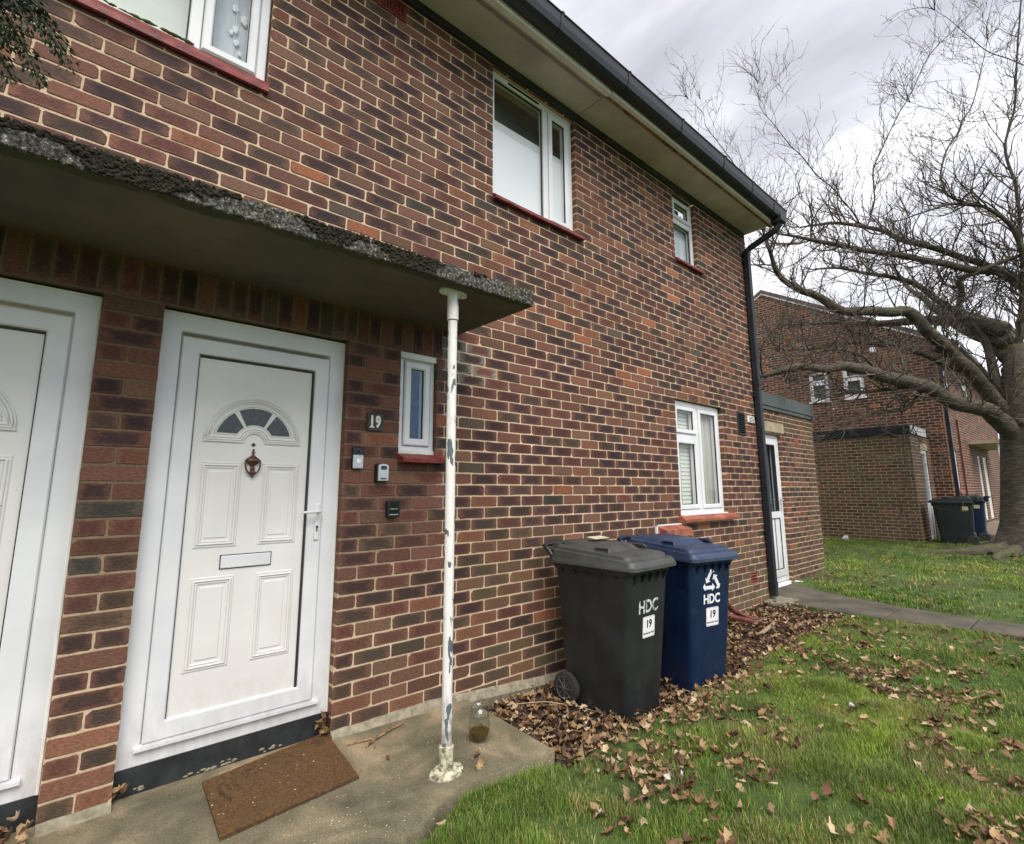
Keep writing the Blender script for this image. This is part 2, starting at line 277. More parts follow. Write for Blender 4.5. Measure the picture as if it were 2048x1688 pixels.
# ------------------------------------------------------------------ mesh building
class Pl:
    """a wall frame: u along the wall, d out of the wall, z up"""
    def __init__(s, O, U, Nn): s.O = Vector(O); s.U = Vector(U).normalized(); s.N = Vector(Nn).normalized()
    def __call__(s, u, d, z): return s.O + s.U*u + s.N*d + Vector((0,0,z))
FAC = Pl((0,0,0), (1,0,0), (0,-1,0))
IDL = Pl((0,0,0), (1,0,0), (0,1,0))
ORG = Vector((0,0,0))
class MB:
    def __init__(s): s.v = []; s.f = []; s.mi = []
    def add(s, verts, faces, mi=0):
        o = len(s.v); s.v += [tuple(q) for q in verts]; s.f += [tuple(o+i for i in f) for f in faces]; s.mi += [mi]*len(faces)
    def box(s, P, u0, u1, d0, d1, z0, z1, mi=0, bv=0):
        if bv:
            cu, cz, w, h = (u0+u1)/2, (z0+z1)/2, abs(u1-u0), abs(z1-z0)
            A = rrect(cu, cz, w, h, bv*1.4, 2); B = rrect(cu, cz, w-2*bv, h-2*bv, bv, 2)
            s.loft([[P(u, d0, z) for u, z in A], [P(u, d1-bv, z) for u, z in A], [P(u, d1, z) for u, z in B]], mi=mi); return
        v = [P(u,d,z) for z in (z0,z1) for d in (d0,d1) for u in (u0,u1)]
        s.add(v, [(0,1,3,2),(4,6,7,5),(0,4,5,1),(2,3,7,6),(0,2,6,4),(1,5,7,3)], mi)
    def loft(s, secs, cap=True, mi=0, closed=True):
        n = len(secs[0]); v = [q for sc in secs for q in sc]; f = []
        for k in range(len(secs)-1):
            for i in range(n if closed else n-1):
                j = (i+1) % n; f.append((k*n+i, k*n+j, (k+1)*n+j, (k+1)*n+i))
        if cap: f.append(tuple(range(n))[::-1]); f.append(tuple((len(secs)-1)*n+i for i in range(n)))
        s.add(v, f, mi)
    def prism(s, P, outline, d0, d1, mi=0, bv=0):
        n = len(outline); cx = sum(a for a,_ in outline)/n; cz = sum(b for _,b in outline)/n
        if bv:
            k = 1 - bv/max(1e-6, max(abs(a-cx)+abs(b-cz) for a,b in outline))
            s.loft([[P(a,d0,b) for a,b in outline], [P(a,d1-bv,b) for a,b in outline], [P(cx+(a-cx)*k,d1,cz+(b-cz)*k) for a,b in outline]], mi=mi)
        else: s.loft([[P(a,d0,b) for a,b in outline], [P(a,d1,b) for a,b in outline]], mi=mi)
    def ring(s, P, u0, u1, z0, z1, w, d0, d1, mi=0, bv=.004, wb=None):
        """mitred rectangular frame; w width, d0 back, d1 front"""
        wb = w if wb is None else wb
        def rect(i, d): return [P(u0+i*w, d, z0+i*wb), P(u1-i*w, d, z0+i*wb), P(u1-i*w, d, z1-i*w), P(u0+i*w, d, z1-i*w)]
        b = bv/w
        secs = [rect(0,d0), rect(0,d1-bv), rect(b,d1), rect(1-b,d1), rect(1,d1-bv), rect(1,d0)]
        v = [q for sc in secs for q in sc]; f = []
        for k in range(6):
            for i in range(4):
                j = (i+1)%4; k2 = (k+1)%6; f.append((k*4+i, k*4+j, k2*4+j, k2*4+i))
        s.add(v, f, mi)
    def tube(s, pts, rad, n=8, cap=True, mi=0, closed=False, flat=None):
        pts = [Vector(q) for q in pts]; m = len(pts)
        if not hasattr(rad, '__len__'): rad = [rad]*m
        secs = []; up = None
        for i, q in enumerate(pts):
            a = pts[(i-1)%m] if (closed or i) else q; c = pts[(i+1)%m] if (closed or i < m-1) else q
            t = (c-a); t = t.normalized() if t.length > 1e-9 else Vector((0,0,1))
            if up is None:
                up = t.cross(Vector((0,0,1)));
                if up.length < 1e-3: up = t.cross(Vector((1,0,0)))
                up.normalize()
            up = (up - t*up.dot(t)); up = up.normalized() if up.length > 1e-6 else t.orthogonal().normalized()
            b = t.cross(up)
            secs.append([q + (up*math.cos(2*math.pi*k/n) + b*math.sin(2*math.pi*k/n))*rad[i] for k in range(n)])
        if closed: secs.append(secs[0]); cap = False
        s.loft(secs, cap, mi)
    def lathe(s, c, prof, n=20, mi=0, axis='z', cap=True):
        """prof: list of (radius, height)"""
        c = Vector(c); secs = []
        for r, h in prof:
            sc = []
            for k in range(n):
                a = 2*math.pi*k/n; x, y = r*math.cos(a), r*math.sin(a)
                sc.append(c + (Vector((x,y,h)) if axis=='z' else Vector((x,h,y)) if axis=='y' else Vector((h,x,y))))
            secs.append(sc)
        s.loft(secs, cap, mi)
    def blob(s, c, r, seed=0, sub=1, sq=(1,1,1), amp=.35, mi=0):
        bm = bmesh.new(); bmesh.ops.create_icosphere(bm, subdivisions=sub, radius=1)
        c = Vector(c); vs = []
        for q in bm.verts:
            k = 1+amp*mnoise.noise(q.co*1.7+Vector((seed*3.1,seed,0)))
            vs.append(c+Vector((q.co.x*sq[0],q.co.y*sq[1],q.co.z*sq[2]))*r*k)
        s.add(vs, [[w.index for w in f.verts] for f in bm.faces], mi); bm.free()
    def build(s, name, mats, parent=None, smooth=False, org=None, recalc=True, autosm=None):
        o3 = ORG if org is None else Vector(org)
        me = bpy.data.meshes.new(name); me.from_pydata([(a-o3.x,b-o3.y,c-o3.z) for a,b,c in s.v], [], s.f)
        for m in (mats if isinstance(mats, (list,tuple)) else [mats]): me.materials.append(m)
        me.polygons.foreach_set('material_index', s.mi)
        if recalc:
            bm = bmesh.new(); bm.from_mesh(me); bmesh.ops.recalc_face_normals(bm, faces=bm.faces); bm.to_mesh(me); bm.free()
        if smooth or autosm:
            me.polygons.foreach_set('use_smooth', [True]*len(me.polygons))
            if autosm:
                bm = bmesh.new(); bm.from_mesh(me)
                for e in bm.edges:
                    if len(e.link_faces) == 2 and e.calc_face_angle(0) > R(autosm): e.smooth = False
                bm.to_mesh(me); bm.free()
        ob = bpy.data.objects.new(name, me); COL.objects.link(ob)
        if parent: ob.parent = parent
        return ob
def rrect(cx, cy, w, h, r, n=4):
    r = min(r, w/2-1e-5, h/2-1e-5); out = []
    for (sx, sy, a0) in ((1,1,0),(-1,1,90),(-1,-1,180),(1,-1,270)):
        for k in range(n+1):
            a = R(a0+90*k/n); out.append((cx+sx*(w/2-r)+r*math.cos(a), cy+sy*(h/2-r)+r*math.sin(a)))
    return out
def root(name, loc, label, cat, group=None, rz=0):
    o = bpy.data.objects.new(name, None); COL.objects.link(o); o.location = loc; o.rotation_euler = (0,0,rz)
    o.empty_display_size = .2; tag(o, label, cat, group); return o
def tag(o, label=None, cat=None, group=None, kind=None):
    if label: o['label'] = label
    if cat: o['category'] = cat
    if group: o['group'] = group
    if kind: o['kind'] = kind
    return o
def copy_tree(o, parent=None, off=None):
    c = o.copy(); COL.objects.link(c)
    if parent: c.parent = parent
    if off is not None: c.location = Vector(o.location)+Vector(off)
    for ch in [x for x in bpy.data.objects if x.parent == o]: copy_tree(ch, c)
    return c
def text_geo(s, size, bold=0.0, sx=1.0, shear=0):
    cu = bpy.data.curves.new('t', 'FONT'); cu.body = s; cu.size = size; cu.align_x = 'CENTER'; cu.align_y = 'CENTER'
    cu.offset = bold; cu.shear = shear; cu.resolution_u = 3
    ob = bpy.data.objects.new('t', cu); COL.objects.link(ob)
    dg = bpy.context.evaluated_depsgraph_get(); dg.update()
    me = bpy.data.meshes.new_from_object(ob.evaluated_get(dg))
    v = [(q.co.x*sx, q.co.y) for q in me.vertices]; f = [tuple(p.vertices) for p in me.polygons]
    bpy.data.objects.remove(ob); bpy.data.curves.remove(cu); bpy.data.meshes.remove(me)
    return v, f
def text(mb, P, s, u, z, d, size, mi=0, bold=0, sx=1, th=.0012, shear=0, rot=0):
    v, f = text_geo(s, size, bold, sx, shear); c, q = math.cos(rot), math.sin(rot)
    front = [P(u+a*c-b*q, d+th, z+a*q+b*c) for a, b in v]
    mb.add(front, f, mi)
def fastmesh(name, verts, faces_q=None, faces_t=None, tint=None, mat=None, smooth=False):
    """numpy mesh: quads and triangles, tint per vertex"""
    me = bpy.data.meshes.new(name); nv = len(verts)
    nq = 0 if faces_q is None else len(faces_q); nt_ = 0 if faces_t is None else len(faces_t)
    me.vertices.add(nv); me.vertices.foreach_set('co', np.asarray(verts, np.float32).ravel())
    me.loops.add(nq*4+nt_*3); me.polygons.add(nq+nt_)
    li = []; 
    if nq: li.append(np.asarray(faces_q).ravel())
    if nt_: li.append(np.asarray(faces_t).ravel())
    me.loops.foreach_set('vertex_index', np.concatenate(li).astype(np.int32))
    tot = np.concatenate([np.full(nq, 4), np.full(nt_, 3)]).astype(np.int32); st = np.concatenate([[0], np.cumsum(tot)[:-1]]).astype(np.int32)
    me.polygons.foreach_set('loop_start', st); me.polygons.foreach_set('loop_total', tot)
    if smooth: me.polygons.foreach_set('use_smooth', np.ones(nq+nt_, bool))
    me.update(calc_edges=True)
    if tint is not None:
        a = me.color_attributes.new('tint', 'FLOAT_COLOR', 'POINT'); c = np.ones((nv,4), np.float32); c[:,:3] = tint
        a.data.foreach_set('color', c.ravel())
    if mat: me.materials.append(mat)
    ob = bpy.data.objects.new(name, me); COL.objects.link(ob); return ob

cam_a, cam_b, cam_c = R(41.28410136), R(9.17315267), R(-0.19305808)
cam_f = Vector((math.sin(cam_a)*math.cos(cam_b), math.cos(cam_a)*math.cos(cam_b), math.sin(cam_b)))
_r = Vector((math.cos(cam_a), -math.sin(cam_a), 0)); _u = _r.cross(cam_f)
cam_r = _r*math.cos(cam_c)+_u*math.sin(cam_c); cam_u = -_r*math.sin(cam_c)+_u*math.cos(cam_c)
# ------------------------------------------------------------------ brickwork
def brickcolor(rr, x, z, olive=0, lodf=0):
    t = rr.random(); t = t**.88 if z > 2.2 else t
    if t < .46: core = (.042,.021,.021); edge = (.132,.058,.042)
    elif t < .66: core = (.088,.032,.025); edge = (.152,.064,.044)
    elif t < .86: core = (.056,.033,.025); edge = (.135,.070,.046)
    elif t < .955: core = (.150,.058,.034); edge = (.190,.084,.050)
    elif t < .988: core = (.036,.030,.026); edge = (.080,.058,.042)
    else: core = (.27,.095,.045); edge = (.22,.09,.05)
    k = rr.uniform(.68, 1.22)*(1.1 if lodf else 1); h = rr.uniform(-.006,.006)
    ol = olive*rr.uniform(.2, 1)
    def fx(c):
        c = [c[0]*k+h, c[1]*k+h*.3, c[2]*k]
        g = (.125,.100,.055); return tuple(max(.008, c[i]*(1-ol)+g[i]*ol*rr.uniform(.85,1.15)) for i in range(3))
    if rr.random() < .2: core = edge
    if .70 < x < 1.02 and 1.97 < z < 2.27 and rr.random() < .8: edge = (.24,.215,.20); core = tuple(q*1.5 for q in core)   # lime bloom beside the post
    return fx(core), fx(edge)
def outline(u0, u1, z0, z1, rr, lod):
    if lod: return [(u0,z0),(u1,z0),(u1,z1),(u0,z1)]
    j = lambda s=.0017: rr.uniform(-s, s)
    def c():
        return rr.choice((.003,.005,.007,.009)) if rr.random() < .88 else rr.uniform(.010,.022)
    o = []; w = u1-u0
    a, b_ = c(), c(); o += [(u0+a, z0+j()), (u0+w*.33, z0+j()), (u0+w*.66, z0+j()), (u1-b_, z0+j())]
    a2 = c(); o += [(u1+j(), z0+b_*.8), (u1+j(), (z0+z1)/2), (u1+j(), z1-a2*.8)]
    b2 = c(); o += [(u1-a2, z1+j()), (u0+w*.66, z1+j()), (u0+w*.33, z1+j()), (u0+b2, z1+j())]
    o += [(u0+j(), z1-b2*.8), (u0+j(), (z0+z1)/2), (u0+j(), z0+a*.8)]
    return o
def brickwork(name, P, u0, u1, z0, z1, holes=(), parent=None, org=None, seed=1, lod=0, phase=0.0, olive=lambda x,z: 0,
              course=.075, reveal=.10, shifts=None, soldier=None, slope=None, color=None):
    """individually modelled bricks standing 4 mm proud of a mortar bed; holes=[(u0,u1,z0,z1)]; slope(z)->(umin,umax)"""
    rr = random.Random(seed); mb = MB(); core = []; edge = []; uvs = []; J = .0100 if not lod else .011
    def brick(a, b, c, d, deep=0, vert=False):
        n0 = len(mb.v); bd = reveal if deep else .02
        ol = outline(a, b, c, d, rr, lod); n = len(ol); pr = rr.uniform(-.0008,.0012)
        cx, cz = (a+b)/2, (c+d)/2; s = .0022
        ins = [(x+(s if x < cx else -s)*(abs(x-cx)>1e-6), z+(s if z < cz else -s)) for x, z in ol]
        if lod: secs = [ol, ol]; ds = [-bd, 0]
        else: secs = [ol, ol, ins]; ds = [-bd, -.0018+pr, pr]
        v = [P(x, dd, z) for sc, dd in zip(secs, ds) for x, z in sc]; f = []
        for k in range(len(secs)-1):
            for i in range(n): f.append((k*n+i, k*n+(i+1)%n, (k+1)*n+(i+1)%n, (k+1)*n+i))
        f.append(tuple((len(secs)-1)*n+i for i in range(n))); mb.add(v, f, 0)
        co, ed = (color or brickcolor)(rr, cx, cz, olive(cx, cz), lod)
        core.extend([co]*len(v)); edge.extend([ed]*len(v))
        for sc in secs:
            for x, z in sc:
                p = ((x-a)/(b-a), (z-c)/(d-c)); uvs.append((p[1], p[0]) if vert else p)
    nrow = int(round((z1-z0)/course))
    for r in range(nrow):
        za, zb = z0+r*course+J/2, z0+(r+1)*course-J/2; zm = (za+zb)/2
        lo, hi = (u0, u1) if slope is None else slope(zm)
        iv = [(lo, hi, 0, 0)]
        bl = [(h[0], h[1]) for h in holes if h[2] < zm < h[3]]
        if soldier:
            for sd in soldier:
                if sd[2]-.01 < zm < sd[3]+.01: bl.append((sd[0], sd[1]))
        for (ha, hb) in bl:
            nv = []
            for (a, b, ea, eb) in iv:
                if hb <= a or ha >= b: nv.append((a,b,ea,eb)); continue
                if ha > a: nv.append((a, ha, ea, 1))
                if hb < b: nv.append((hb, b, 1, eb))
            iv = nv
        sh = shifts(zm) if shifts else 0
        for (a, b, ea, eb) in iv:
            L = (.1075 if r % 2 == 0 else .22)+phase+sh
            k = math.floor((a-L)/.225)-1; js = []
            while L+.225*k < b:
                q = L+.225*k
                if a+.045 < q < b-.045: js.append(q)
                k += 1
            ed = [a-J/2 if ea else a] + js + [b+J/2 if eb else b]
            for i in range(len(ed)-1):
                x0 = ed[i]+J/2; x1 = ed[i+1]-J/2
                if i and not lod: x0 += rr.uniform(-.0015,.0015)
                if x1-x0 < .02: continue
                brick(x0, x1, za+(rr.uniform(-.001,.001) if not lod else 0), zb, deep=(ea and i == 0) or (eb and i == len(ed)-2))
    if soldier:
        for sd in soldier:
            n = int(round((sd[1]-sd[0])/course))
            w = (sd[1]-sd[0])/n
            for i in range(n): brick(sd[0]+i*w+J/2, sd[0]+(i+1)*w-J/2, sd[2]+J/2, sd[3]-J/2, deep=1, vert=True)
    # mortar bed with the same openings
    us = sorted({u0, u1, *[h[0] for h in holes], *[h[1] for h in holes]}); zs = sorted({z0, z1, *[h[2] for h in holes], *[h[3] for h in holes]})
    us = [q for q in us if u0 <= q <= u1]; zs = [q for q in zs if z0 <= q <= z1]
    md = -.0035
    if slope is None:
        for i in range(len(us)-1):
            for k in range(len(zs)-1):
                a, b, c, d = us[i], us[i+1], zs[k], zs[k+1]; cm, dm = (a+b)/2, (c+d)/2
                if any(h[0] < cm < h[1] and h[2] < dm < h[3] for h in holes): continue
                mb.add([P(a,md,c),P(b,md,c),P(b,md,d),P(a,md,d)], [(0,1,2,3)], 1)
    else:
        for r in range(nrow):
            za, zb = z0+r*course, z0+(r+1)*course; (a0,b0), (a1,b1) = slope(za), slope(zb)
            segs = [(min(a0,a1), max(b0,b1))]; zm = (za+zb)/2
            for h in holes:
                if h[2] < zm < h[3]:
                    nv = []
                    for a, b in segs:
                        if h[1] <= a or h[0] >= b: nv.append((a,b)); continue
                        if h[0] > a: nv.append((a,h[0]))
                        if h[1] < b: nv.append((h[1],b))
                    segs = nv
            for a, b in segs: mb.add([P(a,md,za),P(b,md,za),P(b,md,zb),P(a,md,zb)], [(0,1,2,3)], 1)
    for h in holes:
        a, b, c, d = h; e = .0035; rv = -reveal
        for q in ([P(a-e,md,c),P(a-e,md,d),P(a-e,rv,d),P(a-e,rv,c)], [P(b+e,md,c),P(b+e,md,d),P(b+e,rv,d),P(b+e,rv,c)],
                  [P(a,md,d+e),P(b,md,d+e),P(b,rv,d+e),P(a,rv,d+e)], [P(a,md,c-e),P(b,md,c-e),P(b,rv,c-e),P(a,rv,c-e)]):
            mb.add(q, [(0,1,2,3)], 1)
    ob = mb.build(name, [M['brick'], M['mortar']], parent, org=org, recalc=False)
    me = ob.data; nb = len(core); nv = len(me.vertices)
    for nm, arr in (('core', core), ('edge', edge)):
        at = me.color_attributes.new(nm, 'FLOAT_COLOR', 'POINT'); c = np.ones((nv,4), np.float32); c[:nb,:3] = np.array(arr); at.data.foreach_set('color', c.ravel())
    uvl = me.uv_layers.new(name='UVMap'); li = np.zeros(len(me.loops), np.int32); me.loops.foreach_get('vertex_index', li)
    u = np.zeros((nv,2), np.float32); u[:nb] = np.array(uvs); uvl.data.foreach_set('uv', u[li].ravel())
    return ob

# ------------------------------------------------------------------ windows and doors
def pane(P, u0, u1, z0, z1, d, parent, mat='glass', org=None, name='pane'):
    b = MB(); b.box(P, u0, u1, d-.006, d, z0, z1); return b.build(name, M[mat], parent, org=org)
def window(P, u0, u1, z0, z1, parent, rec=.06, cells=(), org=None, frame='upvc', fw=.05, backing=None, glass='glass'):
    """cells: (u0,u1,z0,z1,sash) in fractions; sash True adds a casement ring"""
    fr = MB(); fr.ring(P, u0, u1, z0, z1, fw, -rec-.06, -rec, bv=.006)
    W, H = u1-u0-2*fw, z1-z0-2*fw; ia, ib = u0+fw, z0+fw
    cs = [(ia+c[0]*W, ia+c[1]*W, ib+c[2]*H, ib+c[3]*H, c[4]) for c in cells]
    us = sorted({c[0] for c in cs}|{c[1] for c in cs})[1:-1]
    for c in cs:      # mullions / transoms between cells
        if c[1] < ia+W-.01: fr.box(P, c[1]-.028, c[1]+.028, -rec-.055, -rec-.002, c[2]-.002, c[3]+.002, bv=.004)
    for c in cs:
        if c[3] < ib+H-.01: fr.box(P, c[0]+(.028 if c[0] > ia+.01 else 0), c[1]-(.028 if c[1] < ia+W-.01 else 0), -rec-.055, -rec-.003, c[3]-.028, c[3]+.028, bv=.004)
    w = fr.build('window', M[frame], parent, org=org)
    for c in cs:
        a = c[0]+(.028 if c[0] > ia+.01 else 0); b = c[1]-(.028 if c[1] < ia+W-.01 else 0)
        e = c[2]+(.028 if c[2] > ib+.01 else 0); f = c[3]-(.028 if c[3] < ib+H-.01 else 0)
        if c[4]:
            sr = MB(); sr.ring(P, a+.003, b-.003, e+.003, f-.003, .046, -rec-.05, -rec+.012, bv=.008); sr.build('sash', M[frame], w, org=org)
            a, b, e, f = a+.045, b-.045, e+.045, f-.045; dd = -rec-.004
        else: dd = -rec-.022
        g = MB(); g.ring(P, a, b, e, f, .007, dd-.01, dd+.003, bv=.001); g.build('gasket', M['gasket'], w, org=org)
        pane(P, a+.004, b-.004, e+.004, f-.004, dd-.004, w, glass, org)
    return w
def sill(P, u0, u1, zt, zb, parent, mat, out=.045, org=None, depth=.06, chips=True):
    b = MB(); A = [(-depth, zt+.004), (.0, zt-.002), (out-.006, zt-(zt-zb)*.50), (out, zt-(zt-zb)*.58), (out-.002, zb+.004), (out-.012, zb), (0, zb+.004), (-depth, zb+.004)]
    n = 9; secs = []
    for k in range(n):
        u = u0+(u1-u0)*k/(n-1); secs.append([P(u, d+random.uniform(-.0012,.0012), z+random.uniform(-.0012,.0012)) for d, z in A])
    b.loft(secs); return b.build('sill', M[mat], parent, org=org)
def sheet(P, u0, u1, z0, z1, d, mat, parent, name, org=None, th=.004):
    b = MB(); b.box(P, u0, u1, d-th, d, z0, z1); return b.build(name, M[mat], parent, org=org)

def moulding_rect(mb, P, u0, u1, z0, z1, d):
    for i, (r, h) in enumerate(((.0045,.001),(.0065,.004),(.005,.001))):
        k = .006+i*.011; mb.tube([P(u0+k,d+h,z0+k),P(u1-k,d+h,z0+k),P(u1-k,d+h,z1-k),P(u0+k,d+h,z1-k)], r, 8, closed=True)
    mb.ring(P, u0, u1, z0, z1, .034, d-.002, d+.003, bv=.002)
    mb.box(P, u0+.045, u1-.045, d-.002, d+.004, z0+.045, z1-.045, bv=.003)
def make_door(house, P, x0, org):
    """white panelled door whose opening starts at u=x0 (0.9 wide)"""
    X = lambda u: x0+u; rec = -.055
    leaf = MB(); leaf.box(P, X(.168), X(.722), rec-.045, rec-.006, .243, 1.886)
    door = leaf.build('door', M['panel'], house, org=org)
    f = MB(); f.ring(P, X(.004), X(.896), .088, 2.083, .083, rec-.07, rec, bv=.005)
    f.box(P, X(.0), X(.9), rec-.02, rec-.006, 2.06, 2.094); f.build('door_frame', M['upvc'], door, org=org)
    t = MB(); 
    for (a, b) in ((.0,.010),(.890,.9)): t.box(P, X(a), X(b), rec-.02, rec+.004, .09, 2.09, bv=.002)
    t.box(P, X(.01), X(.89), rec-.02, rec+.004, 2.078, 2.092, bv=.002); t.build('sealant_trim', M['upvc_old'], door, org=org)
    s = MB(); s.ring(P, X(.089), X(.811), .172, 1.978, .078, rec-.05, rec+.008, bv=.006); s.build('sash', M['upvc'], door, org=org)
    g = MB(); g.ring(P, X(.162), X(.728), .235, 1.895, .009, rec-.02, rec+.001, bv=.001); g.build('gasket', M['gasket'], door, org=org)
    c = MB(); c.prism(P, [(X(.06),.165),(X(.84),.165),(X(.84),.152),(X(.06),.152)], rec-.01, rec+.022); c.build('weather_bar', M['upvc'], door, org=org)
    pd = rec-.006
    m = MB()
    for (a, b, e, h) in ((.211,.396,.970,1.379),(.494,.679,.970,1.379),(.213,.400,.423,.836),(.496,.682,.423,.834)): moulding_rect(m, P, X(a), X(b), e, h, pd)
    m.build('moulded_panels', M['panel'], door, org=org)
    # fan light
    cx, cz = X(.4435), 1.476; Ro, Ri = .232, .049; a = MB()
    arc = lambda r, z0=0, n=26, rev=False: [(cx+r*math.cos(t), cz+r*math.sin(t)) for t in [(math.asin(min(1, z0/r)) + (math.pi-2*math.asin(min(1, z0/r)))*k/n) for k in range(n+1)][::(-1 if rev else 1)]]
    def shape(i): return arc(Ro-i, i) + arc(Ri+i, i, 12, True)
    base = shape(.001); n_ = len(base)
    # the arch as a strip between outer and inner outline (quads), extruded
    def strip(r0, r1, z0a, z0b, d0, d1, n=26):
        A = arc(r0, z0a, n); B = arc(r1, z0b, n); v = [P(u,d1,z) for u,z in A]+[P(u,d1,z) for u,z in B]+[P(u,d0,z) for u,z in A]+[P(u,d0,z) for u,z in B]; m_ = n+1; fcs = []
        for k in range(n):
            fcs += [(k,k+1,m_+k+1,m_+k), (2*m_+k,2*m_+k+1,k+1,k), (m_+k,m_+k+1,3*m_+k+1,3*m_+k)]
        fcs += [(0,m_,3*m_,2*m_), (n,m_+n,3*m_+n,2*m_+n)]; a.add(v, fcs)
    strip(Ro, Ri, 0, 0, pd-.002, pd+.004)
    for i, r in ((.005,.0045),(.015,.006),(.026,.0045),(.042,.004)):
        a.tube([P(u,pd+.005,z) for u,z in shape(i)], r, 8, closed=True)
    fan = a.build('fanlight', M['panel'], door, org=org, autosm=40)
    def sect(t0, t1, r0=.094, r1=.180, zlo=.047):
        o = []; n = 10
        for k in range(n+1):
            t = R(t0+(t1-t0)*k/n); o.append((cx+r1*math.cos(t), cz+max(zlo, r1*math.sin(t))))
        for k in range(n+1):
            t = R(t1-(t1-t0)*k/n); o.append((cx+r0*math.cos(t), cz+max(zlo, r0*math.sin(t))))
        return o
    for t0, t1 in ((15.5,56),(64,116),(124,164.5)):
        q = MB(); q.prism(P, sect(t0,t1), pd+.002, pd+.0075); q.build('pane', M['fanglass'], door, org=org)
    # spy hole, knocker, letter plate, handle
    k = MB(); k.lathe(P(X(.4425), pd, 1.470), [(.001,.0),(.009,.0),(.009,-.004),(.006,-.006),(.001,-.006)], 16, axis='y'); k.build('spyhole', M['bronze'], door, org=org)
    k = MB(); kc = X(.4435); dd = pd+.004
    k.blob(P(kc,dd+.004,1.443), .006, 1, 2, amp=0)
    k.loft([[P(kc+r*math.cos(2*math.pi*i/14), dd+.004+max(-.004, .6*r*math.sin(2*math.pi*i/14)), z) for i in range(14)] for r, z in
            ((.003,1.438),(.0085,1.430),(.004,1.424),(.006,1.418),(.012,1.412),(.022,1.404),(.031,1.399),(.034,1.392),(.034,1.386),(.027,1.377),(.016,1.368),(.008,1.361),(.007,1.356))])
    k.tube([P(kc+sg*.034, dd+.006, 1.391) for sg in (-1,)]+[P(kc+.035*math.cos(t), dd+.012, 1.375+.056*math.sin(t)) for t in [R(180+180*q/14) for q in range(15)]]+[P(kc+.034, dd+.006, 1.391)], .0042, 8)
    k.blob(P(kc,dd+.012,1.330), .013, 3, 2, (1.1,1,1), 0); k.blob(P(kc,dd+.010,1.314), .0075, 3, 2, (1,1,1.5), 0); k.blob(P(kc,dd+.006,1.348), .012, 3, 2, (1,.7,1.2), 0)
    k.build('knocker', M['bronze'], door, org=org, autosm=50)
    l = MB(); l.box(P, X(.331), X(.566), pd, pd+.003, .866, .933); l.build('letterbox_surround', M['gasket'], door, org=org)
    l = MB(); l.box(P, X(.335), X(.562), pd, pd+.010, .870, .929, bv=.003); l.build('letterbox_flap', M['upvc'], door, org=org)
    h = MB(); sd = rec+.008; h.box(P, X(.770), X(.797), sd, sd+.009, .975, 1.168, bv=.004)
    h.tube([P(X(.784),sd+.006,1.128),P(X(.784),sd+.042,1.128),P(X(.770),sd+.050,1.128),P(X(.690),sd+.050,1.124)], [.009,.009,.008,.0065], 10)
    hd = h.build('handle', M['upvc'], door, org=org, autosm=40)
    h = MB(); h.lathe(P(X(.784),sd+.009,1.046), [(.001,0),(.0065,0),(.0065,-.003),(.001,-.003)], 14, axis='y'); h.box(P, X(.7805), X(.7875), sd+.009, sd+.012, 1.022, 1.046); h.build('keyhole', M['bronze'], door, org=org)
    p = MB(); p.box(P, X(-.004), X(.904), rec-.05, rec-.004, -.06, .088)
    for i in range(26):     # lumps of mortar along the foot and top of the threshold
        p.blob(P(X(random.uniform(.05,.72)), rec-.004, random.choice((-.012,-.006,.002))), random.uniform(.004,.011), i, 1, (1.6,.6,.7), mi=1)
    p.build('threshold', [M['plinth'], M['mortarfillet']], door, org=org)
    return door
# ------------------------------------------------------------------ the house
house = root('terraced_house', (0,0,0), 'near two-storey house in purple-brown brick with white doors under a flat mossy canopy', 'house')
HOLES = [(-.9,0,-.225,2.10), (-2.025,-1.125,-.225,2.10), (.34,.605,1.425,2.10), (1.075,2.04,3.45,4.58), (3.675,4.165,3.75,4.58), (3.5,4.5,.975,2.175), (-2.9,-.545,3.45,4.65),
         (.075,.30,4.425,4.575), (4.925,5.105,.15,.30), (4.87,5.085,1.875,2.175)]
def olv(x, z):
    return max(0, min(.75, (1.3-z)*.55+.0*x)) * (1 if x > .9 else .45) + (.35 if (x > 3.5 and z < .6) else 0)
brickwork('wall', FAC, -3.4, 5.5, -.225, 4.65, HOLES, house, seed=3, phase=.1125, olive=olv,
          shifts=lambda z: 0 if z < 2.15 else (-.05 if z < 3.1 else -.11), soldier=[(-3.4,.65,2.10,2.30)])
b = MB()   # solid body behind the face, with the gable end
for a, c, e, g in ((-3.4,5.49,4.58,4.65),): b.box(FAC, a, c, -.2, -.102, e, g)
b.box(FAC, 5.30, 5.4965, -7.5, -.004, -.225, 4.65); b.box(FAC, -3.4, 5.3, -7.5, -7.4, -.225, 4.65)
b.build('gable_end', M['mortar'], house)
GB = Pl((5.5,0,0), (0,1,0), (1,0,0))
brickwork('gable_brickwork', GB, 0, 7.4, -.225, 7.0, [], house, seed=12, lod=1, slope=lambda z: (0, 7.4) if z < 4.65 else ((z-4.65)/.66, 7.4-(z-4.65)/.66))
def openroom(u0, u1, z0, z1, name, mat='roomdark', dep=.75):
    q = MB(); 
    for box in ((u0-.1,u1+.1,-dep-.02,-dep,z0-.1,z1+.1),(u0-.12,u0-.1,-dep,-.12,z0-.1,z1+.1),(u1+.1,u1+.12,-dep,-.12,z0-.1,z1+.1),(u0-.1,u1+.1,-dep,-.12,z0-.12,z0-.1),(u0-.1,u1+.1,-dep,-.12,z1+.1,z1+.12)):
        q.box(FAC, *box)
    return q.build(name, M[mat], house)
b = MB(); b.box(FAC, -3.4, 5.44, -.01, .022, 4.585, 4.66); b.build('wall_plate_band', M['darkband'], house)
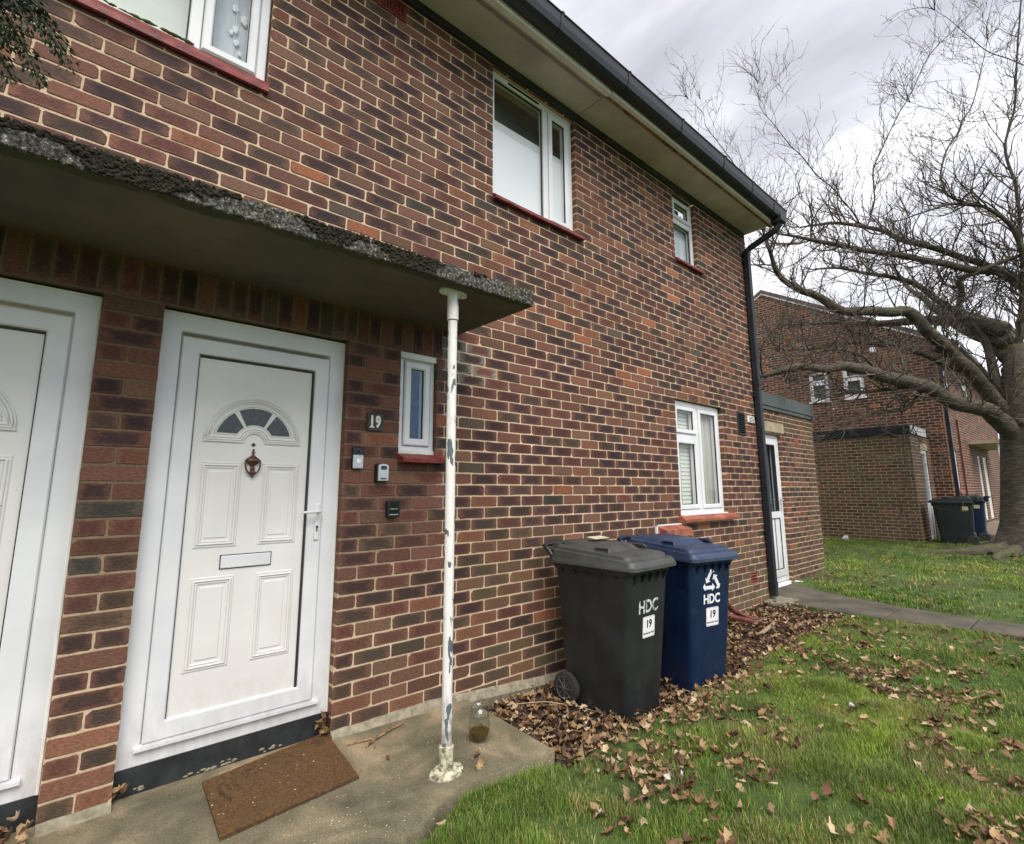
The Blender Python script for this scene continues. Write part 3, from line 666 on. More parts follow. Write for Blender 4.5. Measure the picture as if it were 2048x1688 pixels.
# soldier course support behind
b = MB(); b.box(FAC, -3.4, .65, -.2, -.1, 2.09, 2.3); b.build('lintel_beam', M['mortar'], house)

# doors
d1 = make_door(house, FAC, -.9, ORG)
d2 = copy_tree(d1, house, (-2.025, 0, 0)); d2.scale = (-1, 1, 1)   # the next door along is handed the other way

# windows
w = window(FAC, 1.08, 2.04, 3.45, 4.585, house, .045, [(0,.67,0,1,False),(.67,1,0,1,True)])
sheet(FAC, 1.12, 2.01, 3.47, 4.19, -.088, 'film', w, 'privacy_board'); sheet(FAC, 1.10, 2.02, 4.19, 4.57, -.30, 'roomgrey', w, 'blind')
t = MB(); t.box(FAC, 1.27, 1.62, -.05, -.036, 4.545, 4.562, bv=.003); t.build('trickle_vent', M['black'], w)
sill(FAC, 1.07, 2.095, 3.475, 3.415, w, 'sill_red')
w = window(FAC, 3.68, 4.165, 3.755, 4.585, house, .045, [(0,1,0,.63,False),(0,1,.63,1,True)])
sheet(FAC, 3.7, 4.15, 3.77, 4.57, -.20, 'roomgrey', w, 'blind'); sheet(FAC, 3.7, 4.15, 3.77, 4.25, -.12, 'netreflect', w, 'net_and_reflection'); t = MB(); t.box(FAC, 3.74, 4.10, -.05, -.03, 4.545, 4.565, bv=.003); t.build('trickle_vent', M['black'], w)  # lower pale sheet is added in place of the reflection in the pane
sill(FAC, 3.665, 4.235, 3.775, 3.715, w, 'sill_red')
w = window(FAC, 3.5, 4.5, .985, 2.165, house, .05, [(0,.5,0,.70,True),(0,.5,.70,1,True),(.5,1,0,1,True)])
t = MB()
for i in range(26):
    z = 1.05+i*.042; t.box(FAC, 3.55, 3.99, -.13, -.126, z, z+.036)
t.build('venetian_blind', M['blind'], w)
sheet(FAC, 4.02, 4.48, 1.0, 2.14, -.17, 'blind', w, 'roller_blind')
cv = MB(); n = 60
for (ua, ub) in ((3.52,3.72),(4.02,4.46)):
    top = [FAC(ua+(ub-ua)*k/n, -.115+.010*math.sin(k*.9)+.006*math.sin(k*2.3), 2.14) for k in range(n+1)]; bot = [Vector((p.x, p.y, 1.0)) for p in top]
    cv.add(top+bot, [(k,k+1,n+2+k,n+1+k) for k in range(n)])
cv.build('curtain', M['curtain'], w, smooth=True)
t = MB(); t.prism(FAC, [(4.20,1.04),(4.40,1.04),(4.38,1.16),(4.30,1.19),(4.22,1.13)], -.16, -.13); t.build('orange_bag', noisy('orange_cloth', (.5,.25,.18), (.6,.33,.25), 9, .7), w)
openroom(3.5, 4.5, 1.0, 2.15, 'window_interior', 'roomgrey')
t = MB(); t.box(FAC, 3.52, 4.48, -.06, .004, .972, .992, bv=.003); t.build('window_cill_bar', M['upvc'], w)
sill(FAC, 3.46, 4.60, .985, .915, w, 'tile_red', out=.075)
w = window(FAC, .345, .605, 1.475, 2.085, house, .028, [(0,1,0,1,True)], fw=.034, frame='upvc', glass='rippleglass')
sheet(FAC, .36, .6, 1.5, 2.07, -.2, 'skytint', w, 'blind'); t = MB(); t.box(FAC, .335, .612, -.03, -.006, 2.06, 2.10, bv=.003); t.build('window_head_trim', M['upvc_old'], w); t = MB(); t.box(FAC, .345, .605, -.05, -.02, 1.455, 1.485, bv=.003); t.build('window_foot_trim', M['upvc_old'], w)  # the sheet behind this glass is coloured to imitate reflected sky
sill(FAC, .335, .652, 1.462, 1.402, w, 'sill_red', out=.075)
w = window(FAC, -2.9, -.548, 3.455, 4.64, house, .035, [(0,.40,0,1,False),(.40,.868,0,1,False),(.868,1,0,1,True)])
sheet(FAC, -2.85, -.86, 3.48, 4.62, -.16, 'blind', w, 'roller_blind'); sheet(FAC, -.86, -.58, 3.48, 4.62, -.13, 'netreflect', w, 'net_and_reflection')
t = MB()
for i, (u, z, rr_) in enumerate(((-.70,3.80,.022),(-.72,3.77,.016),(-.69,3.72,.02),(-.67,3.66,.012),(-.70,3.61,.012),(-.66,3.88,.03),(-.71,3.93,.02),(-.665,3.56,.01))): t.blob(FAC(u,-.118,z), rr_*.7, i, 2, (1,.3,1.6), .5)
t.tube([FAC(-.70,-.118,4.2),FAC(-.70,-.118,3.93),FAC(-.70,-.118,3.56)], .002, 5); t.build('pale_window_shapes', M['film'], w)  # pale rounded shapes on a thin cord behind the right pane
t = MB()
for i in range(90):
    u = random.uniform(-1.9,-.9); t.blob(FAC(u, -.030, 3.507+random.uniform(0,.006)), random.uniform(.004,.011)*(1.5 if u > -1.2 else 1), i, 1, (1.6,.6,.6))
t.build('moss', M['mosspale'], w)
sill(FAC, -2.95, -.54, 3.475, 3.395, w, 'sill_red', out=.03)

# air bricks and vents
def airbrick(u0, u1, z0, z1, mat, nx, nz, name='air_brick', bars=True):
    q = MB(); q.box(FAC, u0, u1, -.06, -.02, z0, z1, mi=1)
    q.ring(FAC, u0, u1, z0, z1, .012, -.05, .002, bv=.001)
    for i in range(1, nx): x = u0+(u1-u0)*i/nx; q.box(FAC, x-.004, x+.004, -.03, .000, z0+.008, z1-.008)
    for i in range(1, nz): z = z0+(z1-z0)*i/nz; q.box(FAC, u0+.008, u1-.008, -.03, .0012, z-.004, z+.004)
    return q.build(name, [M[mat], M['slots']], house)
airbrick(.08,.295,4.432,4.568,'sill_red',10,6); airbrick(4.93,5.10,.157,.293,'tile_red',1,4)
q = MB(); q.ring(FAC, 4.875, 5.08, 1.89, 2.165, .014, -.05, .006); q.box(FAC, 4.88, 5.075, -.06, -.03, 1.9, 2.16)
for i in range(11): z = 1.905+i*.0235; q.loft([[FAC(4.885,-.03,z+.016),FAC(4.885,.004,z),FAC(4.885,.004,z+.004),FAC(4.885,-.03,z+.02)],[FAC(5.07,-.03,z+.016),FAC(5.07,.004,z),FAC(5.07,.004,z+.004),FAC(5.07,-.03,z+.02)]])
q.build('louvre_vent', M['blackgloss'], house)
q = MB(); q.box(FAC, 5.145, 5.315, 0, .018, 2.055, 2.14, bv=.004)
for i in range(4): z = 2.066+i*.018; q.box(FAC, 5.158, 5.302, .016, .0195, z, z+.008, mi=1)
q.build('white_vent', [M['whitep'], M['slots']], house)
q = MB()
q.loft([[FAC(3.05,0,.80),FAC(3.05,.11,.80),FAC(3.05,.11,.865),FAC(3.05,0,.905)],[FAC(3.50,0,.80),FAC(3.50,.11,.80),FAC(3.50,.11,.865),FAC(3.50,0,.905)]])
q.box(FAC, 3.06, 3.49, 0, .10, .45, .80); q.build('meter_box', M['tile_red'], house)
q = MB(); q.box(FAC, 3.03, 3.055, 0, .02, .8, .91); q.box(FAC, 3.03, 3.52, 0, .02, .902, .912); q.build('sealant', M['whitep'], house)

# eaves, roof and gutter
e = MB(); e.box(FAC, -3.4, 2.074, 0, .365, 4.652, 4.664); e.box(FAC, 2.082, 5.5, 0, .40, 4.652, 4.664); e.build('soffit', M['soffit'], house)
e = MB(); e.box(FAC, -3.4, 2.07, .285, .318, 4.6485, 4.653)
x = -1.5
while x < 2.06: e.box(FAC, x, x+.006, .288, .315, 4.6475, 4.649, mi=1); x += .0135
e.build('eaves_vent', [M['soffit'], M['slots']], house)
e = MB(); e.box(FAC, -3.4, 2.074, .352, .398, 4.622, 4.80); e.box(FAC, 2.082, 5.5, .366, .404, 4.625, 4.80)
e.box(FAC, 2.082, 5.5, .325, .365, 4.636, 4.652, mi=1); e.build('fascia', [M['fascia'], noisy('stained_timber', (.10,.045,.028), (.30,.20,.13), 9, .8)], house)
g = MB(); prof = [(.405,4.795),(.405,4.665),(.42,4.655),(.475,4.655),(.505,4.675),(.52,4.72),(.525,4.79),(.535,4.80),(.520,4.80),(.512,4.79),(.507,4.72),(.495,4.685),(.47,4.668),(.42,4.668)]
g.loft([[FAC(-3.4,d,z) for d,z in prof],[FAC(5.56,d,z) for d,z in prof]]); gut = g.build('gutter', M['gutter'], house)
for u in (-1.4,-.5,.4,1.32,1.42+.75,3.04,3.9,4.6,5.2):
    g = MB(); g.loft([[FAC(u-.013,.40+(d-.40)*1.05,4.73+(z-4.73)*1.06) for d,z in prof],[FAC(u+.013,.40+(d-.40)*1.05,4.73+(z-4.73)*1.06) for d,z in prof]]); g.build('gutter_bracket', M['gutter'], gut)
g = MB(); g.box(FAC, 5.36, 5.50, .40, .54, 4.60, 4.70, bv=.01)
g.tube([(5.43,-.47,4.66),(5.43,-.465,4.58),(5.425,-.43,4.53),(5.405,-.10,4.40),(5.40,-.055,4.36),(5.40,-.05,4.28)], .041, 10)
g.loft([[Vector((5.40+a, -.05+q_, z)) for a, q_ in rrect(0,0,.072,.072,.008,2)] for z in (4.36,-.02)])
for z in (4.30,2.55,1.0,.08): g.loft([[Vector((5.40+a, -.05+q_, z+zz)) for a, q_ in rrect(0,0,.084,.084,.008,2)] for zz in (0,.06)])
for z in (4.2,2.4,.72): g.box(FAC, 5.34, 5.46, 0, .05, z, z+.02)
g.build('downpipe', M['gutter'], house)
r_ = MB(); r_.loft([[Vector((x_,-.50,4.79)),Vector((x_,3.7,4.79+4.2*.66)),Vector((x_,3.7,4.87+4.2*.66)),Vector((x_,-.50,4.86))] for x_ in (-3.4,5.56)]); r_.loft([[Vector((x_,7.9,4.79)),Vector((x_,3.7,4.79+4.2*.66)),Vector((x_,3.7,4.87+4.2*.66)),Vector((x_,7.9,4.86))] for x_ in (-3.4,5.56)])
r_.build('roof', M['rooftile'], house)

# canopy
c = MB(); nx = 110; cols = []
def zb_(x): return 2.288 + min(0, (x-.775))*.0145
for i in range(nx+1):
    x = -3.4+(.775+3.4)*i/nx; z0_ = zb_(x); zt = z0_+.088; jj = lambda s_=.004: random.uniform(-s_, s_)
    cols.append([(x,.0,2.290),(x,-.735+jj(.002),z0_),(x,-.741+jj(.002),z0_+.006+jj(.001)),(x,-.741+jj(),z0_+.03),(x,-.741+jj(),z0_+.06),(x,-.735+jj(.006),zt+jj(.005)),(x,-.55,zt+.006+jj()),(x,0,zt+.02)])
v = [q for s_ in cols for q in s_]; k8 = 8; f0 = []; f1 = []
for i in range(nx):
    for k in range(7):
        q = (i*k8+k, i*k8+k+1, (i+1)*k8+k+1, (i+1)*k8+k); (f0 if k == 0 else f1).append(q)
o = len(c.v); c.add(v, f0, 0); c.f += f1; c.mi += [1]*len(f1); c.f.append(tuple(nx*k8+k for k in range(8))); c.mi.append(1)
can = c.build('canopy', [M['under'], M['lichen']], house)
m_ = MB()
for i in range(6500):
    t = random.random(); x = -1.75+(2.5)*t
    dens = .60+1.9*mnoise.noise(Vector((x*4.3,1.7,0)))+(.25 if x < -.9 else .0)-(.35 if x > .1 else 0)
    if random.random() > dens: continue
    hh = random.random(); z = zb_(x)+.088-(hh**1.2)*.088*min(1, max(.22, dens)); r_ = random.uniform(.003,.010)*(1 if x < .1 else .8)
    m_.blob((x, -.742-random.uniform(-.004,.004) if hh > .12 else -.73+random.uniform(0,.03), z), r_, i, 1, (1.1,.8,.9), .8)
m_.build('moss', M['mossclump'], can)
m_ = MB()
for i in range(500):
    x = random.uniform(-1.7,.76); 
    if mnoise.noise(Vector((x*4.1,8,0))) < .05: continue
    m_.blob((x, -.742, zb_(x)+random.uniform(.004,.09)), random.uniform(.003,.007), i, 1, (1.3,.5,1), .6)
m_.build('lichen_patches', M['mosspale'], can)

# canopy post
px_, py_ = .292, -.622
p = MB(); p.lathe((px_,py_,0), [(.0245,-.05),(.0245,2.10),(.0245,2.12)], 24)
post = p.build('canopy_post', M['pole'], house, autosm=40)
p = MB(); p.lathe((px_,py_,0), [(.0245,2.125),(.030,2.125),(.030,2.283),(.022,2.283)], 24)
p.loft([[Vector((px_+1.25*a, py_+.8*q_, z)) for a, q_ in rrect(0,0,.135,.085,.042,6)] for z in (2.268,2.285)])
for sg in (-1,1): p.blob((px_+sg*.058,py_-.005,2.265), .009, 1, 2, amp=0)
p.build('post_cap', M['pole'], post, autosm=40)
p = MB(); p.lathe((px_,py_,0), [(.034,-.06),(.034,.055),(.036,.062),(.033,.068),(.026,.068)], 24)
ol = []
for k in range(40):
    a = 2*math.pi*k/40; r1 = .070+.006*mnoise.noise(Vector((math.cos(a)*2,math.sin(a)*2,.4))); ol.append((px_+r1*1.22*math.cos(a), py_+r1*.82*math.sin(a)))
p.loft([[Vector((px_+(a-px_)*s_, py_+(q_-py_)*s_, z)) for a, q_ in ol] for s_, z in ((1,-.075),(1.03,-.05),(.98,-.038),(.6,-.030))])
for i in range(60):
    a = random.uniform(0,6.3); rr_ = random.uniform(.035,.072); p.blob((px_+1.2*rr_*math.cos(a), py_+.8*rr_*math.sin(a), -.036), random.uniform(.003,.009), i, 1, (1,1,.6), .5)
p.build('post_foot', M['polebase'], post, autosm=50)

# red waste pipes low on the wall by the bins
q = MB(); q.tube([(3.75,-.06,.42),(3.95,-.08,.22),(4.15,-.13,.02),(4.35,-.20,-.08),(4.55,-.26,-.13)], .028, 12)
q.tube([(3.60,-.05,.02),(3.95,-.10,.00),(4.10,-.16,-.04),(4.38,-.30,-.12)], .026, 12); q.tube([(3.75,-.06,.40),(3.75,-.06,.72)], .028, 12)
q.build('waste_pipe', M['redplastic'], house, autosm=60)
f_ = MB(); n = 90
for (a, b_, s_) in ((-1.125,-.9,1),(0,5.4,1)):
    secs = []
    for k in range(n+1):
        x = a+(b_-a)*k/n; j1 = random.uniform(-.004,.004); j1 = .006*mnoise.noise(Vector((x*9,0,a))); zb2 = -.02-.105*max(0, min(1, (x-.6)/1.4)); secs.append([Vector((x,0,zb2+.03+j1)),Vector((x,-.013+j1,zb2+.018)),Vector((x,-.034+j1*1.5,zb2-.02)),Vector((x,0,-.2))])
    if a == 0: secs = [s2 for s2 in secs if s2[0].x < 1.9]
    f_.loft(secs)
f_.build('mortar_fillet', M['mortarfillet'], house)

# ------------------------------------------------------------------ fittings on the wall
def plate(): pass
ORG = Vector((.177,-.004,1.58)); o = root('house_number_plaque', ORG, 'small black slate plaque with white number 19 on the brick beside the white door', 'number plaque')
q = MB(); q.box(FAC, .127, .227, .001, .012, 1.582, 1.686, bv=.002); q.build('plate', M['slate'], o)
q = MB(); text(q, FAC, '1', .155, 1.634, .012, .092, sx=.75, bold=.0045); text(q, FAC, '9', .194, 1.634, .012, .092, sx=.72, bold=.0045)
q.box(FAC, .141, .170, .0121, .0135, 1.600, 1.607); q.build('numerals', M['ivory'], o)
ORG = Vector((.075,-.004,1.36)); o = root('doorbell', ORG, 'slim silver and black video doorbell with a round button, left of the key safe', 'doorbell')
q = MB(); q.box(FAC, .044, .107, .001, .020, 1.360, 1.484, bv=.004); q.build('body', M['black'], o)
q = MB(); q.box(FAC, .045, .106, .018, .026, 1.361, 1.438, bv=.003); q.build('faceplate', M['silver'], o)
q = MB(); q.lathe(FAC(.0755,.018,1.463), [(.001,0),(.011,0),(.011,-.005),(.001,-.007)], 20, axis='y'); q.box(FAC, .052,.099,.019,.0215,1.444,1.480,bv=.002); q.build('lens', M['blackgloss'], o)
q = MB(); q.lathe(FAC(.0755,.0262,1.402), [(.001,0),(.0125,0),(.0125,-.003),(.0100,-.004),(.001,-.003)], 24, axis='y'); q.build('button', M['whitep'], o)
ORG = Vector((.223,-.004,1.29)); o = root('key_safe', ORG, 'silver and black combination key safe fixed to the brick below the number plaque', 'key safe')
arch_ = lambda u0,u1,z0,z1: [(u0,z0),(u1,z0),(u1,z1-.012),(u1-.008,z1-.004),((u0+u1)/2,z1),(u0+.008,z1-.004),(u0,z1-.012)]
q = MB(); q.prism(FAC, arch_(.186,.262,1.288,1.396), .001, .034, bv=.005); q.build('body', M['black'], o)
q = MB(); q.prism(FAC, arch_(.192,.258,1.292,1.392), .030, .043, bv=.004); q.build('cover', M['silver'], o)
q = MB(); q.prism(FAC, rrect(.226,1.368,.038,.022,.008,3), .040, .045, bv=.001); q.build('shutter', M['slate'], o)
q = MB(); text(q, FAC, 'Master', .226, 1.306, .0435, .0135, bold=.0006, shear=.25); q.build('lettering', M['ink'], o)
ORG = Vector((.303,-.004,1.09)); o = root('wall_light', ORG, 'small square black solar light with two pale strips, lowest fitting right of the white door', 'wall light')
q = MB(); q.box(FAC, .265, .343, .001, .030, 1.085, 1.176, bv=.004); q.ring(FAC, .264, .344, 1.084, 1.177, .010, .02, .034, bv=.002); q.build('housing', M['black'], o)
q = MB(); q.box(FAC, .278, .330, .029, .0315, 1.134, 1.166); q.box(FAC, .278, .330, .029, .0315, 1.103, 1.128); q.build('solar_panel', M['blackgloss'], o)
q = MB(); q.box(FAC, .280, .328, .029, .0345, 1.1295, 1.1325); q.build('light_strip', M['silver'], o); q = MB(); q.box(FAC, .277, .331, .029, .036, 1.097, 1.101); q.build('light_strip', M['silver'], o)
ORG = Vector((0,0,0))

# ------------------------------------------------------------------ annexe beside the house
ORG = Vector((6.85,.29,-.05)); ann = root('annexe', ORG, 'low flat-roofed brick annexe with grey fascia and half-glazed white door, joined to the near house', 'annexe')
AN = Pl((0,.29,0), (1,0,0), (0,-1,0))
brickwork('wall', AN, 5.51, 8.24, -.225, 2.40, [(6.0,6.90,-.225,2.055)], ann, seed=5, phase=.08, olive=lambda x,z: (.55 if z > 2.1 and x > 6.9 else .0)+max(0,.7-z)*.8+(.35 if x > 7.9 else 0)+.12)
sd = Pl((8.24,.29,0), (0,1,0), (1,0,0)); brickwork('side_wall', sd, 0, 3.6, -.225, 2.40, [], ann, seed=6, lod=1, olive=lambda x,z: .3)
q = MB(); q.box(AN, 5.51, 8.236, -3.7, -.11, 2.2, 2.38); q.box(AN, 7.95, 8.236, -3.6, -.11, -.2, 2.3); q.box(AN, 6.92, 8.236, -3.6, -.21, -.2, 2.3); q.build('core', M['mortar'], ann)
q = MB(); q.box(AN, 5.95, 7.03, -.10, .003, 2.07, 2.215); q.build('lintel', M['lintel'], ann)
q = MB(); q.box(AN, 5.51, 8.27, -.02, .035, 2.44, 2.63, bv=.003); q.box(AN, 5.51, 8.262, -.02, .022, 2.385, 2.437, bv=.003)
q.box(sd, -.036, 3.8, -.01, .03, 2.39, 2.63); q.build('fascia', M['steelfascia'], ann)
q = MB(); q.box(AN, 8.215, 8.278, .0, .040, 2.37, 2.645, bv=.004); q.build('fascia_corner_cap', M['steelfascia'], ann)
q = MB(); q.box(AN, 5.51, 8.26, -3.7, .02, 2.625, 2.64); q.build('roof', M['darkroof'], ann)
q = MB(); q.ring(AN, 7.40, 7.60, 1.905, 2.035, .012, -.03, .003); q.box(AN,7.41,7.59,-.05,-.01,1.91,2.03)
for i in range(5): q.box(AN, 7.41,7.59,-.03,.001,1.92+i*.022,1.932+i*.022)
q.build('air_brick', M['tile_red'], ann)
q = MB(); q.ring(AN, 6.0, 6.90, -.045, 2.05, .07, -.12, -.05, bv=.005); dr = q.build('door', M['upvc'], ann)
q = MB(); q.ring(AN, 6.07, 6.83, .03, 1.975, .095, -.11, -.036, bv=.008); q.box(AN, 6.16, 6.74, -.09, -.04, .83, .93, bv=.004); q.build('sash', M['upvc'], dr)
q = MB(); q.ring(AN, 6.165, 6.735, .125, .835, .01, -.09, -.038, bv=.002); q.ring(AN, 6.165, 6.735, .925, 1.88, .01, -.09, -.038, bv=.002); q.build('gasket', M['gasket'], dr)
q = MB(); q.box(AN, 6.17, 6.73, -.09, -.05, .13, .83); q.box(AN, 6.55, 6.565, -.06, -.045, .13, .83, mi=1); q.build('panel', [M['upvc'], M['gasket']], dr)
pane(AN, 6.17, 6.73, .93, 1.875, -.055, dr); sheet(AN, 6.1, 6.8, .8, 1.95, -.16, 'skytint', dr, 'interior')
q = MB(); q.box(AN, 6.765, 6.795, -.04, -.028, .93, 1.13, bv=.004); q.tube([AN(6.78,-.03,1.09),AN(6.78,.01,1.09),AN(6.69,.015,1.085)], .009, 8); q.build('handle', M['silver'], dr, autosm=40)
q = MB(); q.loft([[AN(5.98,-.08,-.055),AN(5.98,.14,-.075),AN(5.98,.14,-.095),AN(5.98,-.08,-.095)],[AN(7.02,-.08,-.055),AN(7.02,.14,-.075),AN(7.02,.14,-.095),AN(7.02,-.08,-.095)]]); q.build('door_cill', M['whitep'], dr)
ORG = Vector((0,0,0))

# ------------------------------------------------------------------ neighbouring building
DZ = .20; NX, NY = 15.4, -.40
ORG = Vector((NX+4,NY+3,.1)); nb_ = root('neighbouring_house', ORG, 'far two-storey brick house with a gable end facing the lawn, behind the bare tree', 'house')
NG = Pl((NX,0,0), (0,1,0), (-1,0,0)); NF = Pl((0,NY,0), (1,0,0), (0,-1,0)); ez = 4.80
apex_y = NY+4.1; slo = .60
brickwork('gable_wall', NG, NY, NY+8.2, -.075, 7.5, [(2.06,2.57,3.78,4.68),(1.19,1.69,3.78,4.68),(2.9,4.0,1.0,2.2)], nb_, seed=21, lod=1,
          slope=lambda z: (NY, NY+8.2) if z < ez+.20 else (NY+(z-.20-ez)/slo, NY+8.2-(z-.20-ez)/slo), color=None)
brickwork('front_wall', NF, NX, NX+11, -.075, ez+.0, [(15.92,16.52,1.2,2.25),(20.1,20.75,.3,2.25),(21.2,22.1,.3,2.25),(16.2,16.8,3.75,4.65),(19.0,20.0,3.75,4.65)], nb_, seed=22, lod=1)
q = MB(); q.box(NF, NX+.13, NX+10.9, -8, -.13, 0, ez); q.build('core', M['roomdark'], nb_)
for a, b_, z0_, z1_ in ((2.06,2.57,3.78,4.68),(1.19,1.69,3.78,4.68)):
    w = window(NG, a, b_, z0_, z1_, nb_, .03, [(0,1,0,.62,True),(0,1,.62,1,True)]); sheet(NG, a+.02, b_-.02, z0_+.02, z1_-.02, -.105, 'roomgrey', w, 'curtain')
    q = MB(); q.box(NG, a-.03, b_+.03, -.02, .045, z0_-.05, z0_-.003); q.build('sill', M['whitep'], w)
for a, b_, z0_, z1_ in ((15.92,16.52,1.2,2.25),(16.2,16.8,3.75,4.65),(19.0,20.0,3.75,4.65)):
    w = window(NF, a, b_, z0_, z1_, nb_, .03, [(0,1,0,.62,True),(0,1,.62,1,True)]); sheet(NF, a+.02, b_-.02, z0_+.02, z1_-.02, -.105, 'roomgrey', w, 'curtain')
    q = MB(); q.box(NF, a-.05, b_+.05, -.02, .06, z0_-.06, z0_-.003); q.build('sill', M['tile_red'], w)
for a, b_ in ((20.1,20.75),(21.2,22.1)):
    q = MB(); q.ring(NF, a, b_, .3, 2.25, .06, -.1, -.03); dr = q.build('door', M['upvc'], nb_); q = MB(); q.box(NF, a+.06, b_-.06, -.09, -.05, .36, 2.19); q.box(NF, a+.25, b_-.25, -.055, -.04, .95, 1.5, bv=.005); q.build('panel', M['panel'], dr)
q = MB(); q.box(NF, 18.7, 22.6, 0, .75, 2.52, 2.62); cn = q.build('canopy', M['lintel'], nb_)
q = MB(); q.tube([(18.95,NY-.6,.2),(18.95,NY-.6,2.52)], .03, 8); q.build('canopy_post', M['upvc'], cn)
q = MB(); q.box(NF, 15.58, 15.65, .01, .08, .1, 4.6); q.build('downpipe', M['gutter'], nb_)
q = MB(); q.box(NF, 17.05, 17.09, .01, .05, .1, 3.1); q.box(NF, 24.5,24.53,.5,.53,.2,1.1); q.build('thin_pipe', M['redplastic'], nb_)
q = MB(); q.box(NF, 17.15, 17.6, .01, .15, .25, .95, bv=.01); q.build('meter_box', M['redplastic'], nb_)
q = MB(); q.box(NG, .83, .97, 0, .02, 4.97, 5.11, bv=.004); q.box(NG, 1.98, 2.02, 0, .015, 3.5, 3.55); q.build('white_vent', M['whitep'], nb_)
q = MB(); q.box(NF, NX-.1, NX+11, 0, .4, ez-.02, ez+.05); q.build('soffit', M['fascia'], nb_)
q = MB(); q.box(NF, NX-.12, NX+11, .40, .50, ez-.02, ez+.10, bv=.01); q.build('gutter', M['gutter'], nb_)
q = MB()
for sgn, y0, y1 in ((1, NY-.48, apex_y),(-1, NY+8.7, apex_y)):
    h0 = ez-.04-.4*0; h1 = h0+4.58*slo
    q.loft([[Vector((x_,y0,h0)),Vector((x_,y1,h1)),Vector((x_,y1,h1+.13)),Vector((x_,y0,h0+.13))] for x_ in (NX-.05, NX+11.2)])
q.build('roof', M['rooftile'], nb_)
q = MB()
for y0, y1 in ((NY-.50, apex_y),(NY+8.72, apex_y)):
    h0 = ez-.09; h1 = h0+4.60*slo; q.loft([[Vector((x_,y0,h0)),Vector((x_,y1,h1)),Vector((x_,y1,h1+.13)),Vector((x_,y0,h0+.13))] for x_ in (NX-.045, NX+.02)])
q.build('verge', M['fascia'], nb_)
ORG = Vector((14.4,0,.05)); na = root('neighbouring_annexe', ORG, 'flat-roofed brick annexe with black roof edge on the far house, dark bins in front', 'annexe')
S1 = Pl((13.4,0,0), (0,1,0), (-1,0,0)); S2 = Pl((0,-.05,0), (1,0,0), (0,-1,0))
brickwork('side_wall', S1, -.05, 5.2, -.15, 2.475, [], na, seed=31, lod=1, olive=lambda x,z: .9, phase=.03)
brickwork('front_wall', S2, 13.4, NX, -.15, 2.475, [(14.28,14.95,-.15,2.17)], na, seed=32, lod=1, olive=lambda x,z: .65)
q = MB(); q.box(S2, 13.404, NX, -5.2, -.11, -.1, 2.5); q.build('core', M['roomdark'], na)
q = MB(); q.box(S1, -.06, 5.25, 0, .03, 2.49, 2.68); q.build('roof_edge', M['gutter'], na)
q = MB(); q.box(S2, 13.40, 14.95, 0, .035, 2.50, 2.69); q.build('front_fascia', noisy('pale_fascia', (.42,.44,.47), (.52,.54,.57), 3, .4, 0), na)
q = MB(); q.box(S2, 13.38, NX, -5.25, .0, 2.685, 2.70); q.build('roof', M['darkroof'], na)
q = MB(); q.box(S2, 14.2, 15.05, -.03, .004, 2.18, 2.33); q.build('lintel', M['lintel'], na)
q = MB(); q.ring(S2, 14.28, 14.95, .05, 2.17, .09, -.1, -.02); dr = q.build('door', M['upvc'], na); pane(S2, 14.37,14.86,.9,2.08,-.05,dr); q = MB(); q.box(S2,14.37,14.86,-.08,-.05,.14,.9); q.build('panel', M['upvc'], dr); sheet(S2, 14.3,14.9,.8,2.15,-.1,'roomdark',dr,'interior')
ORG = Vector((0,0,0))
# ------------------------------------------------------------------ ground
CAM = Vector((-1.19804258, -2.77084006, 1.23568768))
def sst(a, b, x): t = np.clip((x-a)/(b-a), 0, 1); return t*t*(3-2*t)
def nz2(x, y, s, k=0):     # cheap smooth value noise for arrays
    r_ = np.random.default_rng(100+k).random((64,64)); xs, ys = x*s+500, y*s+500
    xi, yi = np.floor(xs).astype(int), np.floor(ys).astype(int); fx, fy = xs-xi, ys-yi; fx = fx*fx*(3-2*fx); fy = fy*fy*(3-2*fy)
    g = lambda a, b: r_[a % 64, b % 64]
    return (g(xi,yi)*(1-fx)+g(xi+1,yi)*fx)*(1-fy)+(g(xi,yi+1)*(1-fx)+g(xi+1,yi+1)*fx)*fy
def sf(x): return np.interp(x, [0,.12,.3,.85], [-.88,-.80,-.735,-.775])
def gz(x, y):
    x = np.asarray(x, float); y = np.asarray(y, float)
    b_ = np.interp(x, [-6,5,8,13.4,20,40,120], [-.095,-.095,-.055,.05,.22,.5,1.2]) + (nz2(x,y,1.3,1)-.5)*.03 + (nz2(x,y,5,2)-.5)*.014
    edge = -.82+(nz2(x,y*0,3,3)-.5)*.16
    bed = sst(.77,.87,x)*(1-sst(4.9,5.25,x))*sst(0,1,(y-edge+.05)/.10)
    bz = -.150+.02*sst(3.0,5.2,x)+(nz2(x,y,9,4)-.5)*.03
    z = b_*(1-bed)+bz*bed
    under = (1-sst(.80,.86,x))*sst(-.06,.0,y-sf(x)); z = z*(1-under)-.16*under
    pth = sst(5.3,5.42,x)*(1-sst(6.15,6.3,x))*(1-sst(.2,.3,y)); z = z*(1-pth)+(-.13)*pth
    und = (y > .05)*(x < 5.6); return np.where(und, -.2, z)
def onslab(x, y): return (x < .85)*(y > sf(x))
def bedmask(x, y): 
    edge = -.82+(nz2(np.asarray(x,float),np.asarray(y,float)*0,3,3)-.5)*.16
    return (x > .83)*(x < 5.2)*(y > edge)
